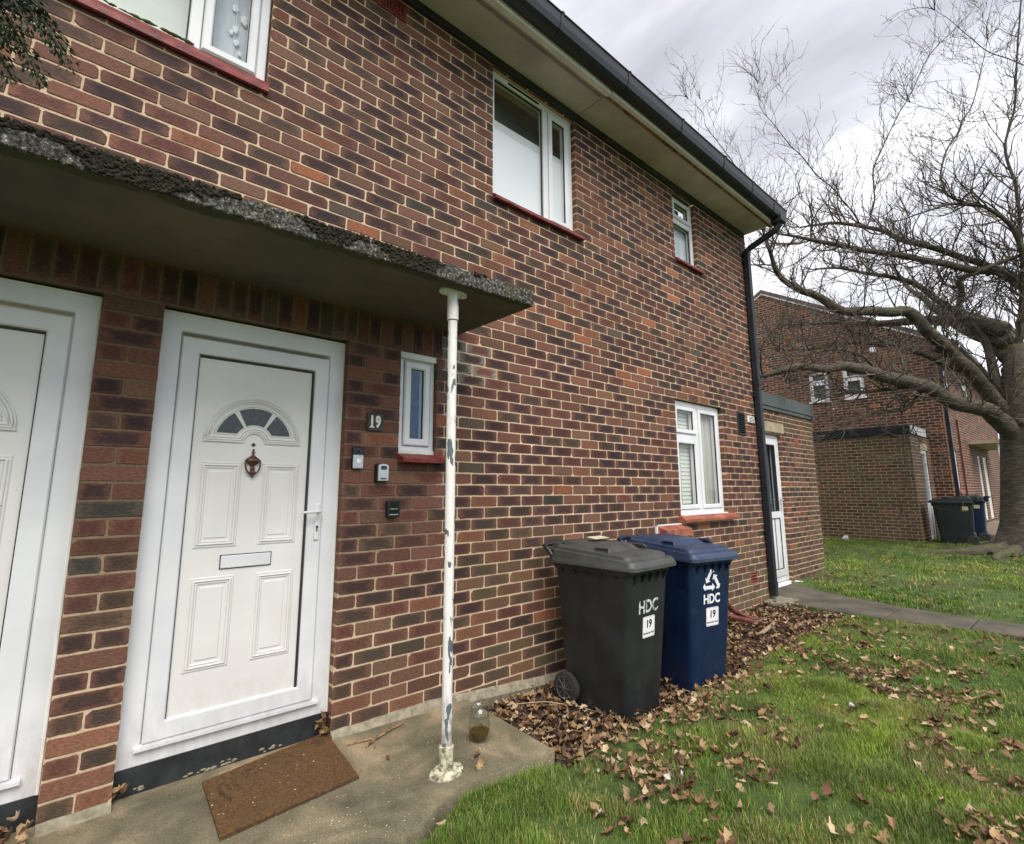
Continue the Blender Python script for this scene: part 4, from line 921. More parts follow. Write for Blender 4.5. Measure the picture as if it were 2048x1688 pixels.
def grid(name, x0, x1, y0, y1, st, mat, kind='structure'):
    xs = np.arange(x0, x1+st*.5, st); ys = np.arange(y0, y1+st*.5, st); X, Y = np.meshgrid(xs, ys); Z = gz(X, Y)
    nx_, ny_ = len(xs), len(ys); idx = np.arange(nx_*ny_).reshape(ny_, nx_)
    q = np.stack([idx[:-1,:-1], idx[:-1,1:], idx[1:,1:], idx[1:,:-1]], -1).reshape(-1,4)
    o = fastmesh(name, np.stack([X,Y,Z],-1).reshape(-1,3), q, None, None, M[mat], True); return o
def groundmat():
    m, nt, b = newmat('lawn_ground'); L = nt.links.new; v = coords(nt)
    n1 = noise(nt, 5, 5, .6, v); r1 = ramp(nt, [(.35,(.040,.078,.012)),(.65,(.095,.15,.028))]); L(n1.outputs['Fac'], r1.inputs[0])
    n2 = noise(nt, 1.1, 4, .6, v); r2 = ramp(nt, [(.52,(0,0,0)),(.66,(.65,.65,.65))]); L(n2.outputs['Fac'], r2.inputs[0])
    c = mixc(nt, r2.outputs[0], r1.outputs[0], (.085,.06,.028))
    at = N(nt, 'ShaderNodeAttribute', attribute_name='tint'); c = mixc(nt, at.outputs['Fac'], c, (.045,.028,.018))
    L(c, b.inputs['Base Color']); b.inputs['Roughness'].default_value = .95; n3 = noise(nt, 60, 5, .7, v); bump(nt, b, n3.outputs['Fac'], 1, .02); return m
M['ground'] = groundmat()
def addtint(o):
    me = o.data; n = len(me.vertices); co = np.zeros(n*3, np.float32); me.vertices.foreach_get('co', co); co = co.reshape(-1,3)
    t = bedmask(co[:,0], co[:,1]).astype(np.float32); a = me.color_attributes.new('tint','FLOAT_COLOR','POINT'); c = np.ones((n,4),np.float32); c[:,:3] = t[:,None]; a.data.foreach_set('color', c.ravel())
far = []   # one continuous sheet: fine near the camera, coarse to the horizon
xs = np.unique(np.round(np.concatenate([np.arange(-400,-12,24), np.arange(-12,-3,1.5), np.arange(-3,7,.045), np.arange(7,16,.15), np.arange(16,60,3), np.arange(60,420,30)]),3))
ys = np.unique(np.round(np.concatenate([np.arange(-400,-24,24), np.arange(-24,-4,1.5), np.arange(-4,.9,.045), np.arange(.9,6,.25), np.arange(6,40,4), np.arange(40,420,30)]),3))
X, Y = np.meshgrid(xs, ys); idx = np.arange(X.size).reshape(X.shape)
q4 = np.stack([idx[:-1,:-1], idx[:-1,1:], idx[1:,1:], idx[1:,:-1]], -1).reshape(-1,4)
lawn = fastmesh('ground', np.stack([X,Y,gz(X,Y)],-1).reshape(-1,3), q4, None, None, M['ground'], True); addtint(lawn); tag(lawn, 'green lawn and brown planting bed in front of the brick houses', 'ground', kind='structure')

def sz(x, y): return -.02-.022*min(max(x,0),.9)-.042*max(0,-y)
s = MB(); nx = 90
for i in range(nx):
    pass
secs = []
for i in range(nx+1):
    x = -3.4+(.85+3.4)*i/nx; j1 = random.uniform(-.004,.004); fy = float(sf(x))+j1
    xx = x+ (random.uniform(-.003,.003) if i == nx else 0)
    secs.append([Vector((xx,.06,sz(x,0))), Vector((xx,-.2,sz(x,-.2))), Vector((xx,-.5,sz(x,-.5))), Vector((xx,fy+.012,sz(x,fy))), Vector((xx,fy,sz(x,fy)-.012)), Vector((xx,fy,-.2)), Vector((xx,.06,-.2))])
s.loft(secs); slab = s.build('pavement', M['slab'], autosm=50); tag(slab, 'mossy concrete slab below the white front doors', 'pavement', kind='structure')
s = MB(); ye = [.25,-.55,-1.15,-1.8,-2.5,-3.2,-3.9,-4.6,-5.3,-6,-7]
def xl(y): return np.interp(-y, [-.25,.26,.85,2.2,7], [5.45,5.33,5.27,5.46,5.5])
def xr(y): return np.interp(-y, [-.25,0,1.25,2.2,7], [6.75,6.50,6.02,6.00,6.1])
for i in range(len(ye)-1):
    ya, yb = ye[i]-.006, ye[i+1]+.006; tz = random.uniform(-.004,.004)
    co = [(xl(ya),ya),(xr(ya),ya),(xr(yb),yb),(xl(yb),yb)]
    s.loft([[Vector((a,b_,-.2)) for a,b_ in co],[Vector((a,b_,-.072+tz)) for a,b_ in co],[Vector((a+(.008 if k in(0,3) else -.008),b_+(-.008 if k<2 else .008),-.064+tz)) for k,(a,b_) in enumerate(co)]])
pa = s.build('path', M['path']); tag(pa, 'narrow path of grey concrete slabs crossing the lawn', 'path', kind='structure')
s = MB(); s.box(FAC, 5.16, 5.62, .01, .25, -.17, -.055, bv=.012); kb = s.build('kerb_block', M['kerb']); tag(kb, 'short concrete block at the foot of the black downpipe', 'kerb block')
s = MB(); s.box(IDL, 14.5, 24, -2.6, -.42, .0, .235); st_ = s.build('gravel_strip', noisy('gravel', (.10,.07,.045), (.32,.24,.17), 22, .95, 1, .03, 50)); tag(st_, 'brown gravel strip along the far house', 'gravel', kind='structure')

# ------------------------------------------------------------------ wheelie bins
def make_bin(loc, rz, label, body='bin_grey', lid='lid_grey', sticker=True, symbol=False, group='wheelie bins with stencilled letters by the near wall', lab=True):
    r0 = root('wheelie_bin', loc, label, 'wheelie bin', group, rz); z3 = (0,0,0)
    yf = lambda z: -.28-.072*z/.93
    def sec(z, w, y0, y1, r=.05): return [Vector((a, q, z)) for a, q in rrect(0, (y0+y1)/2, w, y1-y0, r, 5)]
    b = MB()
    b.loft([sec(0,.33,-.26,.20,.05), sec(.012,.365,-.278,.215,.055), sec(.30,.395,yf(.3),.235,.05), sec(.62,.425,yf(.62),.25,.045), sec(.86,.445,yf(.86),.262,.04), sec(.862,.47,yf(.87)-.008,.275,.04), sec(.885,.478,yf(.88)-.015,.28,.04), sec(.905,.478,yf(.9)-.015,.28,.04)])
    for k in range(5):     # gusset ribs below the rim
        u = -.16+k*.08; b.loft([[Vector((u-.004,yf(.86)+.01,.87)),Vector((u-.004,yf(.8)+.004,.80)),Vector((u-.004,yf(.87)-.034,.87))],[Vector((u+.004,yf(.86)+.01,.87)),Vector((u+.004,yf(.8)+.004,.80)),Vector((u+.004,yf(.87)-.034,.87))]])
        y = -.25+k*.11
        for sg in (-1,1): b.loft([[Vector((sg*.215,y-.004,.87)),Vector((sg*.205,y-.004,.80)),Vector((sg*.242,y-.004,.87))],[Vector((sg*.215,y+.004,.87)),Vector((sg*.205,y+.004,.80)),Vector((sg*.242,y+.004,.87))]])
    # raised front panel edges and back plate for the axle
    b.loft([sec(.02,.30,.19,.245,.02), sec(.22,.30,.19,.255,.02), sec(.26,.26,.19,.24,.02)])
    b.build('body', M[body], r0, org=z3, autosm=35)
    l = MB()
    def lz(y): return .952+(y+.4)*.055
    def lsec(w, y0, y1, dz, r=.05): return [Vector((a, q, lz(q)+dz)) for a, q in rrect(0, (y0+y1)/2, w, y1-y0, r, 5)]
    fl = lambda w, y0, y1, z, r=.045: [Vector((a, q, z)) for a, q in rrect(0, (y0+y1)/2, w, y1-y0, r, 5)]
    l.loft([fl(.494,-.388,.285,.893), fl(.512,-.408,.290,.897), fl(.512,-.408,.290,.918), fl(.504,-.401,.286,.924), fl(.500,-.398,.284,.936), lsec(.488,-.386,.280,-.004,.045), lsec(.452,-.350,.262,.000,.045), lsec(.446,-.344,.258,.018,.045), lsec(.426,-.326,.250,.025,.045)])
    l.loft([lsec(.392,-.18,.235,.018,.05), lsec(.34,-.13,.22,.050,.05), lsec(.325,-.115,.20,.054,.05)])
    # two scoops at the sides of the lid, hinge knuckles
    for sg in (-1,1):
        l.tube([Vector((sg*(.214-.5*max(0,b_)), -.13+a_, lz(-.13)+.016+b_)) for a_, b_ in rrect(0,.012,.125,.040,.019,5)], .0068, 8, closed=True)
        l.loft([[Vector((sg*(.207-.5*max(0,b_))-k_*sg*.002, -.13+a_, lz(-.13)+.014+b_)) for a_, b_ in rrect(0,.012,.112,.030,.014,4)] for k_ in (0,1)])
        l.loft([[Vector((sg*.155+a,y,z)) for a in (-.018,.018) for z in ((.90,1.02) if a < 0 else (1.02,.90))] for y in (.27,.325)])
    l.build('lid', M[lid], r0, org=z3, autosm=35)
    h = MB(); h.tube([Vector((-.225,.26,.92)),Vector((-.235,.31,.975)),Vector((-.235,.345,1.0)),Vector((-.20,.355,1.005)),Vector((.20,.355,1.005)),Vector((.235,.345,1.0)),Vector((.235,.31,.975)),Vector((.225,.26,.92))], .0165, 10)
    h.loft([[Vector((sg_,.24,.86)),Vector((sg_,.32,.96)),Vector((sg_,.26,.985))] for sg_ in (-.235,-.215)]); h.loft([[Vector((sg_,.24,.86)),Vector((sg_,.32,.96)),Vector((sg_,.26,.985))] for sg_ in (.215,.235)])
    h.build('handle', M[body], r0, org=z3, autosm=40)
    for sg in (-1,1):
        w = MB(); x0 = sg*.205
        w.lathe((x0,.19,.1), [(.055,-.022*sg),(.082,-.023*sg),(.097,-.018*sg),(.100,0),(.097,.018*sg),(.082,.023*sg),(.055,.022*sg)], 28, axis='x', cap=True)
        wo = w.build('wheel', M['tyre'], r0, org=z3, autosm=40)
        w = MB(); xs_ = x0+.024*sg
        w.lathe((x0,.19,.1), [(.060,.016*sg),(.074,.026*sg),(.070,.027*sg),(.062,.020*sg)], 28, axis='x', cap=False); w.lathe((x0,.19,.1), [(.004,.018*sg),(.018,.018*sg),(.016,.030*sg),(.004,.032*sg)], 16, axis='x')
        for k in range(8):
            a = k*math.pi/4; c_, s_ = math.cos(a), math.sin(a); w.tube([Vector((xs_,.19+.014*c_,.1+.014*s_)),Vector((xs_,.19+.066*c_,.1+.066*s_))], .004, 6)
        w.build('hub', M['hub'], wo, org=z3, autosm=40)
    ax = MB(); ax.tube([Vector((-.2,.19,.1)),Vector((.2,.19,.1))], .011, 10); ax.build('axle', M['hub'], r0, org=z3)
    F = lambda u, d, z: Vector((u, yf(z)-d-.0005, z))
    if lab:
        t = MB(); zc = .662 if not symbol else .628
        text(t, F, 'HDC', -.006, zc, .0005, .108 if not symbol else .088, sx=.93, bold=.003); t.build('council_lettering', M['stencil' if not symbol else 'stencil_white'], r0, org=z3)
        if symbol:
            t = MB()
            for k in range(3):
                a = R(120*k); c_, s_ = math.cos(a), math.sin(a)
                def T(pp): return [F(-.006+(x*c_-y*s_)*1.28, .001, .748+(x*s_+y*c_)*1.12) for x, y in pp]
                t.add(T([(-.038,-.047),(.004,-.047),(.004,-.025),(-.050,-.025)]), [(0,1,2,3)]); t.add(T([(.004,-.060),(.030,-.036),(.004,-.010)]), [(0,1,2)])
                t.add(T([(-.040,-.043),(-.051,-.023),(-.060,-.008),(-.073,-.030),(-.056,-.052)]), [(0,1,2,3,4)])
            t.build('recycling_symbol', M['stencil_white'], r0, org=z3)
        t = MB(); zc = .508 if symbol else .540; us = .002
        t.loft([[F(u, .0004, z) for u, z in rrect(us, zc, .132, .126, .010, 4)],[F(u, .0012, z) for u, z in rrect(us, zc, .132, .126, .010, 4)]]); stk = t.build('sticker', M['sticker'], r0, org=z3)
        t = MB(); text(t, F, '19', us, zc+.016, .0014, .066, bold=.002); text(t, F, 'Manchester Road', us, zc-.037, .0014, .0165, bold=.0003)
        A, B = rrect(us, zc, .125, .119, .008, 4), rrect(us, zc, .1225, .1165, .007, 4); n_ = len(A)
        t.add([F(u,.0015,z) for u,z in A+B], [(k,(k+1)%n_,n_+(k+1)%n_,n_+k) for k in range(n_)]); t.build('sticker_print', M['ink'], stk, org=z3)
    return r0
b1 = make_bin((1.685,-.475,-.15), R(1), 'grey wheelie bin lettered HDC with a number 19 sticker, nearest the white post')
q = MB(); q.loft([[Vector((a,c,.945+(c+.4)*.115+.053+dz)) for a,c in rrect(.045,.09,.16,.085,.004,1)] for dz in (0,.0015)])
for k in range(14): q.blob((.045+random.uniform(-.07,.07), .09+random.uniform(-.035,.035), .945+.49*.115+.0545), random.uniform(.003,.010), k, 1, (1.5,1,.12), .5, mi=1)
q.build('torn_label', [M['label_yellow'], M['sticker']], b1, org=(0,0,0))
b2 = make_bin((2.44,-.54,-.155), R(-10), 'blue wheelie bin with a white recycling symbol, HDC and a number 19 sticker', 'bin_blue', 'lid_blue', symbol=True)
b3 = make_bin((13.80,-.62,.055), R(186), 'dark wheelie bin nearest the corner of the far annexe', 'bin_dark', 'bin_dark', lab=False, group='wheelie bins by the far annexe')
b4 = make_bin((14.65,-.72,.075), R(184), 'dark blue wheelie bin half hidden behind the dark bin at the far annexe', 'bin_blue', 'bin_dark', lab=False, group='wheelie bins by the far annexe')
for b_, sc_ in ((b3,1.0),(b4,1.0)):
    b_.scale = (1.0,1.1,.98)
    t = MB(); t.loft([[Vector((x_,y_,z_)) for y_, z_ in ((.10,.74),(.19,.74),(.19,.82),(.10,.82))] for x_ in (.196,.226)]); t.build('reflective_strip', M['label_yellow'], b_, org=(0,0,0))

# ------------------------------------------------------------------ door mat, tumbler, sticks
TL, TR_, BR, BL = (-.586,-.045), (-.004,.050), (-.042,-.425), (-.608,-.472)
def mp(u, v, h=0):
    x = (TL[0]*(1-u)+TR_[0]*u)*(1-v)+(BL[0]*(1-u)+BR[0]*u)*v; y = (TL[1]*(1-u)+TR_[1]*u)*(1-v)+(BL[1]*(1-u)+BR[1]*u)*v
    return Vector((x, y, sz(x,y)+h))
q = MB(); nu, nv_ = 40, 28; vv = []; ff = []
for j in range(nv_+1):
    for i in range(nu+1):
        e = min(i, nu-i, j, nv_-j); vv.append(mp(i/nu+random.uniform(-.002,.002), j/nv_+random.uniform(-.002,.002), .014+random.uniform(-.0015,.0015)-(.002 if e == 0 else 0)))
for j in range(nv_):
    for i in range(nu): a = j*(nu+1)+i; ff.append((a,a+1,a+nu+2,a+nu+1))
q.add(vv, ff); bd = [j*(nu+1) for j in range(nv_+1)]+[nv_*(nu+1)+i for i in range(1,nu+1)]+[j*(nu+1)+nu for j in range(nv_-1,-1,-1)]+[i for i in range(nu-1,0,-1)]
base = len(q.v); q.v += [(q.v[k][0], q.v[k][1], q.v[k][2]-.014) for k in bd]; n = len(bd)
q.f += [(bd[k], bd[(k+1)%n], base+(k+1)%n, base+k) for k in range(n)]; q.mi += [1]*n
mat_root = root('door_mat', tuple(mp(.5,.5)), 'worn brown coir doormat with faded lettering at the foot of the white door', 'doormat')
ORG = mp(.5,.5); q.build('pile', [M['coir'], M['coirdark']], mat_root)
nf = 42000; fu, fv = rng.random(nf), rng.random(nf); P0 = np.array([mp(a, b_, .012) for a, b_ in zip(fu, fv)]) - np.array(ORG)
an = rng.random(nf)*6.28; tl = rng.uniform(.004,.010,nf); dr_ = np.stack([np.cos(an)*tl*.8, np.sin(an)*tl*.8, rng.uniform(.0015,.006,nf)],-1); wd = np.stack([-np.sin(an),np.cos(an),np.zeros(nf)],-1)*.0009
V = np.concatenate([P0-wd, P0+wd, P0+dr_],1).reshape(-1,3); T_ = np.arange(nf*3).reshape(-1,3)
wear = np.array([max(0, mnoise.noise(Vector((a*4,b_*3,2)))) for a, b_ in zip(fu, fv)])
def inl(a, b_):   # faded strokes of worn lettering
    for (x0,y0,x1,y1) in ((.07,.22,.12,.52),(.07,.22,.13,.20),(.13,.20,.14,.34),(.14,.34,.10,.36),(.17,.18,.21,.44),(.27,.16,.31,.42),(.27,.16,.34,.14),(.29,.28,.35,.26),(.52,.36,.60,.30),(.86,.10,.92,.20),(.90,.22,.84,.14),(.85,.2,.93,.12)):
        dx, dy = x1-x0, y1-y0; t = max(0,min(1,((a-x0)*dx+(b_-y0)*dy)/(dx*dx+dy*dy))); 
        if (a-x0-t*dx)**2+((b_-y0-t*dy)*.7)**2 < .017**2: return 1
    return 0
ll = np.array([inl(a, b_) for a, b_ in zip(fu, fv)])*(rng.random(nf) < .85)
c0 = np.array([.165,.088,.032])*rng.uniform(.6,1.5,(nf,1))*(1-.45*wear[:,None]); c0 = np.where(ll[:,None] > 0, np.array([.018,.012,.009]), c0)
fb = fastmesh('fibres', V, None, T_, np.repeat(c0,3,0), M['chip']); fb.parent = mat_root
ORG = Vector((0,0,0))

tz = sz(.6,-.476)
ORG = Vector((.6,-.476,tz)); tg = root('stemless_glass', ORG, 'clear stemless drinking glass holding brown water, standing on the concrete behind the post', 'drinking glass')
prof = [(r_*1.1, h_*1.12) for r_, h_ in [(.001,.002),(.026,.003),(.040,.014),(.0505,.036),(.053,.055),(.0505,.082),(.0455,.115),(.0405,.150),(.0393,.150),(.0440,.115),(.0490,.082),(.0513,.055),(.0487,.037),(.038,.018),(.024,.009),(.001,.008)]]
q = MB(); q.lathe(ORG, prof, 40, cap=False); q.build('bowl', M['tumbler'], tg, smooth=True)
q = MB(); q.lathe(ORG, [(.001,.0085),(.0235,.0095),(.0375,.0185),(.0482,.0375),(.0508,.052),(.001,.052)], 40); q.build('stale_water', M['liquid'], tg, autosm=40)
ORG = Vector((0,0,0))
q = MB(); zz = lambda x, y: sz(x,y)+.006
q.tube([(.10,-.20,zz(.1,-.2)),(.17,-.165,zz(.17,-.165)+.006),(.26,-.125,zz(.26,-.125)+.004),(.37,-.085,zz(.37,-.085))], [.006,.0055,.005,.007], 7); q.tube([(.17,-.165,zz(.17,-.165)+.006),(.13,-.145,zz(.13,-.14)+.004),(.03,-.13,zz(.03,-.13))], [.005,.004,.002], 6)
q.tube([(.16,-.168,zz(.16,-.168)),(.13,-.235,zz(.13,-.235))], [.004,.003], 6); o = q.build('fallen_stick', M['stick'], autosm=50); tag(o, 'small forked dead stick lying on the concrete between doormat and white post', 'stick')
q = MB(); q.tube([(1.10,-.12,-.11),(1.30,-.26,-.10),(1.46,-.42,-.125),(1.50,-.58,-.135)], [.004,.0035,.003,.002], 6); o = q.build('pale_stem', M['wood'], autosm=50); tag(o, 'long thin pale stem lying on dead leaves beside the grey bin', 'stick')
for i, (pp, lb) in enumerate(((((3.95,-.50,-.11),(4.45,-.42,-.115)),'longer split lath lying in the bed right of the blue bin'),(((4.25,-.30,-.115),(4.62,-.24,-.12)),'shorter lath lying close to the red pipes'),(((4.35,-.62,-.12),(4.80,-.60,-.12)),'grey lath lying nearest the lawn in the bed'))):
    a, b_ = Vector(pp[0]), Vector(pp[1]); d_ = (b_-a).normalized(); s_ = d_.cross(Vector((0,0,1))); q = MB()
    q.loft([[a+s_*x_+Vector((0,0,z_))+d_*(t_*(b_-a).length) for x_, z_ in ((-.02,0),(.02,.004),(.02,.014),(-.02,.012))] for t_ in (0,.3,.7,1)]); o = q.build('timber_lath', M['wood']); tag(o, lb, 'lath', 'laths lying in the planting bed')
q = MB(); q.blob((12.85,1.3,.10), .075, 3, 2, (1.1,.9,.8), .5); o = q.build('litter_ball', M['whitebit']); tag(o, 'small crumpled white ball of litter on the far lawn by the annexe wall', 'litter')
def scrap(x, y, lb, r_):
    q = MB(); n = 7; pts = [(x+r_*random.uniform(.5,1.2)*math.cos(k*6.28/n), y+r_*random.uniform(.4,1)*math.sin(k*6.28/n)) for k in range(n)]
    z0_ = float(gz(x,y))+.045; q.loft([[Vector((a,b_,z0_+random.uniform(-.008,.012))) for a,b_ in pts],[Vector((a,b_,z0_+.003+random.uniform(-.004,.012))) for a,b_ in pts]]); o = q.build('paper_scrap', M['whitebit']); tag(o, lb, 'litter', 'scraps of white litter on the lawn')
scrap(1.02,-1.32,'torn white paper scrap on the lawn, nearest the camera',.02); scrap(2.55,-1.62,'white paper scrap on the lawn right of the bins',.02); scrap(1.10,-1.345,'tiny white scrap beside the larger torn one',.010)
# ------------------------------------------------------------------ bare tree
LIMBS = {'A':[(11.789,-1.649,2.543,0.13),(11.538,-1.602,2.627,0.124),(11.022,-1.326,2.727,0.117),(10.622,-1.153,2.834,0.111),(10.228,-0.998,2.998,0.104),(9.847,-0.839,3.088,0.098),(9.473,-0.671,3.116,0.091),(9.109,-0.517,3.159,0.084),(8.743,-0.363,3.218,0.076),(8.392,-0.217,3.249,0.068),(8.056,-0.064,3.182,0.059),(7.67,0.116,3.196,0.05),(7.29,0.314,3.107,0.04),(6.915,0.513,2.989,0.025)],'B':[(12.017,-1.747,2.695,0.125),(11.571,-1.545,3.184,0.12),(11.212,-1.391,3.547,0.115),(10.861,-1.219,3.787,0.109),(10.519,-1.058,4.042,0.103),(10.224,-0.933,4.275,0.098),(9.998,-0.843,4.389,0.092),(9.733,-0.691,4.368,0.086),(9.364,-0.447,4.348,0.081),(8.991,-0.203,4.345,0.074),(8.725,-0.071,4.429,0.068),(8.416,0.085,4.571,0.061),(8.115,0.244,4.668,0.054),(7.882,0.344,4.763,0.047),(7.663,0.416,4.932,0.039),(7.488,0.419,5.24,0.03),(7.304,0.434,5.527,0.018)],'C':[(12.075,-1.757,3.131,0.085),(12.108,-1.719,3.562,0.08),(12.133,-1.672,3.984,0.075),(12.082,-1.54,4.318,0.07),(11.889,-1.293,4.699,0.065),(11.699,-1.042,5.049,0.059),(11.686,-0.913,5.244,0.053),(11.536,-0.669,5.463,0.048),(11.299,-0.337,5.625,0.041),(11.05,0.013,5.759,0.034),(10.801,0.364,5.884,0.026),(10.554,0.735,5.904,0.015)],'D':[(12.289,-2.22,5.041,0.075),(11.903,-2.037,5.264,0.07),(11.448,-1.753,5.298,0.066),(11.004,-1.482,5.349,0.061),(10.48,-1.146,5.426,0.056),(10.04,-0.88,5.483,0.051),(9.45,-0.479,5.53,0.045),(8.947,-0.161,5.602,0.039),(8.534,0.084,5.645,0.033),(8.284,0.194,5.651,0.025),(7.93,0.393,5.674,0.015)],'E':[(12.289,-2.251,5.183,0.07),(11.97,-1.888,5.497,0.066),(11.664,-1.52,5.731,0.06),(11.347,-1.143,5.969,0.056),(11.019,-0.747,6.161,0.051),(10.867,-0.512,6.385,0.045),(10.711,-0.256,6.533,0.039),(10.37,0.163,6.673,0.033),(10.212,0.445,6.7,0.025),(10.059,0.73,6.696,0.015)],'E1':[(10.774,-0.266,6.529,0.028),(10.834,-0.332,6.734,0.026),(10.892,-0.433,7.112,0.025),(10.866,-0.458,7.482,0.024),(10.861,-0.49,7.792,0.022),(10.962,-0.622,8.143,0.021),(11.081,-0.783,8.548,0.019),(11.215,-0.957,8.954,0.018),(11.34,-1.097,9.238,0.017),(11.445,-1.212,9.493,0.015),(11.645,-1.508,10.193,0.013),(11.997,-1.903,10.74,0.011),(12.257,-2.182,11.123,0.009),(12.436,-2.396,11.529,0.006)],'E2':[(10.675,-0.192,6.59,0.025),(10.459,-0.11,6.877,0.023),(10.255,-0.016,7.071,0.021),(10.048,0.072,7.294,0.019),(9.775,0.222,7.506,0.018),(9.421,0.399,7.915,0.015),(9.233,0.487,8.064,0.013),(8.926,0.635,8.419,0.011),(8.618,0.779,8.802,0.008),(8.51,0.739,9.22,0.004)],'E3':[(10.059,0.73,6.696,0.015),(9.477,1.07,7.135,0.013),(9.053,1.261,7.621,0.013),(8.75,1.397,7.865,0.011),(8.439,1.517,8.218,0.009),(8.104,1.653,8.597,0.007),(7.972,1.642,8.83,0.005),(7.67,1.777,9.08,0.003)],'F':[(12.018,-1.907,3.436,0.105),(12.027,-2.079,3.884,0.099),(11.972,-2.181,4.274,0.093),(11.887,-2.261,4.677,0.087),(11.787,-2.314,5.022,0.081),(11.666,-2.349,5.362,0.074),(11.516,-2.349,5.664,0.068),(11.34,-2.311,5.89,0.061),(11.095,-2.203,6.079,0.053),(10.768,-2.015,6.221,0.046),(10.304,-1.678,6.24,0.037),(9.932,-1.392,6.109,0.028),(9.492,-1.03,5.91,0.015)],'F1':[(10.834,-2.011,6.249,0.035),(10.628,-1.796,6.343,0.033),(10.419,-1.593,6.5,0.03),(10.384,-1.562,6.748,0.028),(10.387,-1.541,6.889,0.025),(10.468,-1.656,7.349,0.023),(10.648,-1.84,7.72,0.021),(10.743,-1.927,7.985,0.018),(10.892,-2.065,8.27,0.015),(11.003,-2.238,8.871,0.011),(11.093,-2.409,9.551,0.006)],'G':[(12.01,-2.338,5.473,0.055),(11.959,-2.397,6.237,0.051),(11.88,-2.414,6.915,0.049),(11.855,-2.394,7.204,0.045),(11.787,-2.367,7.638,0.041),(11.866,-2.475,8.093,0.037),(11.949,-2.595,8.59,0.033),(11.948,-2.757,9.627,0.028),(11.958,-2.92,10.626,0.023),(12.015,-3.044,11.246,0.015)],'G1':[(12.191,-2.804,9.413,0.018),(11.792,-2.579,9.492,0.016),(11.384,-2.344,9.569,0.014),(11.001,-2.163,9.785,0.012),(10.623,-1.984,9.997,0.009),(10.294,-1.828,10.11,0.006)],'G2':[(12.38,-2.762,8.447,0.01),(11.682,-2.377,8.248,0.009),(11.073,-2.067,8.042,0.008),(10.466,-1.787,7.965,0.007),(9.86,-1.534,8.01,0.005),(9.412,-1.398,7.95,0.004)],'H':[(10.041,-0.775,3.107,0.03),(9.816,-0.665,2.995,0.027),(9.468,-0.461,2.945,0.024),(9.172,-0.301,2.888,0.021),(8.786,-0.068,2.856,0.018),(8.438,0.146,2.758,0.013),(8.2,0.272,2.62,0.007)],'I':[(12.054,-1.708,2.991,0.065),(11.78,-1.427,3.427,0.06),(11.517,-1.102,3.623,0.056),(11.25,-0.781,3.842,0.051),(11.078,-0.53,4.006,0.046),(10.96,-0.313,4.103,0.041),(10.845,-0.083,4.132,0.035),(10.542,0.312,4.162,0.029),(10.271,0.699,4.091,0.022),(9.877,1.18,4.089,0.013)],'I2':[(10.96,-0.313,4.103,0.022),(10.823,-0.213,4.202,0.02),(10.604,-0.04,4.291,0.018),(10.393,0.128,4.371,0.015),(10.168,0.294,4.52,0.011),(9.783,0.641,4.472,0.006)],'J':[(10.316,-0.853,2.976,0.035),(10.238,-0.814,2.881,0.032),(10.137,-0.748,2.751,0.029),(10.026,-0.681,2.658,0.026),(9.898,-0.609,2.609,0.023),(9.6,-0.397,2.604,0.019),(9.337,-0.189,2.478,0.016),(9.063,0.029,2.345,0.012),(8.776,0.268,2.169,0.006)],'K':[(9.979,-0.614,2.616,0.013),(10.025,-0.6,2.361,0.011),(10.091,-0.564,1.922,0.009),(10.159,-0.51,1.395,0.008),(10.158,-0.415,0.956,0.005)],'Lr':[(11.538,-1.333,4.606,0.04),(11.49,-1.489,4.903,0.04),(11.282,-1.493,5.147,0.038),(11.364,-1.721,5.244,0.037),(11.465,-1.961,5.321,0.035),(11.691,-2.328,5.475,0.03)],'M':[(9.236,-0.489,3.183,0.025),(8.941,-0.438,3.4,0.022),(8.566,-0.294,3.512,0.019),(8.179,-0.115,3.505,0.015),(7.689,0.181,3.378,0.011),(7.314,0.343,3.404,0.006)]}

tree = root('bare_tree', (12.45,-1.6,.0), 'large leafless spreading tree with mossy limbs on the lawn at the right', 'tree'); ORG = Vector((12.45,-1.6,.0))
trk = MB(); sec = []
TP = [((12.51,-1.64,-.15),.58),((12.50,-1.64,.02),.45),((12.49,-1.65,.20),.34),((12.45,-1.70,.6),.275),((12.41,-1.74,1.05),.255),((12.35,-1.81,1.6),.25),((12.28,-1.87,2.1),.255),((12.19,-1.92,2.6),.27),((12.11,-1.96,3.0),.24),((12.09,-2.02,3.5),.19),((12.10,-2.09,3.9),.16)]
n = 32
for i, (c_, r_) in enumerate(TP):
    s_ = []
    for k in range(n):
        a = 2*math.pi*k/n; z = c_[2]; fl = 1+(.34*max(0, 1-z/.45)*(.5+.5*math.cos(a*5+1.3)) if z < .45 else 0)+.06*mnoise.noise(Vector((math.cos(a)*1.6,math.sin(a)*1.6,z*1.4)))
        s_.append(Vector((c_[0]+r_*fl*math.cos(a), c_[1]+r_*fl*math.sin(a), z)))
    sec.append(s_)
trk.loft(sec)
for (a0, L_, r_) in ((2.6,1.7,.13),(3.3,1.3,.10),(1.9,1.0,.10),(4.2,.9,.10),(5.4,.8,.1),(.5,.9,.11)):   # surface roots
    pts = []; rd = []
    for k in range(9):
        t = k/8; a = a0+.35*math.sin(t*3+a0); x = 12.46+(.35+L_*t)*math.cos(a); y = -1.6+(.35+L_*t)*math.sin(a); pts.append((x,y,float(gz(x,y))+.10*(1-t)**2-.015-.03*t)); rd.append(r_*(1-t)**.7+.015)
    trk.tube(pts, rd, 10)
for k in range(26):
    a = random.uniform(2.6,4.4); d_ = random.uniform(.5,.85); trk.blob((12.46+d_*math.cos(a),-1.6+d_*math.sin(a),.05+random.uniform(-.02,.06)), random.uniform(.04,.09), k, 2, (1.3,1,.7), .7)
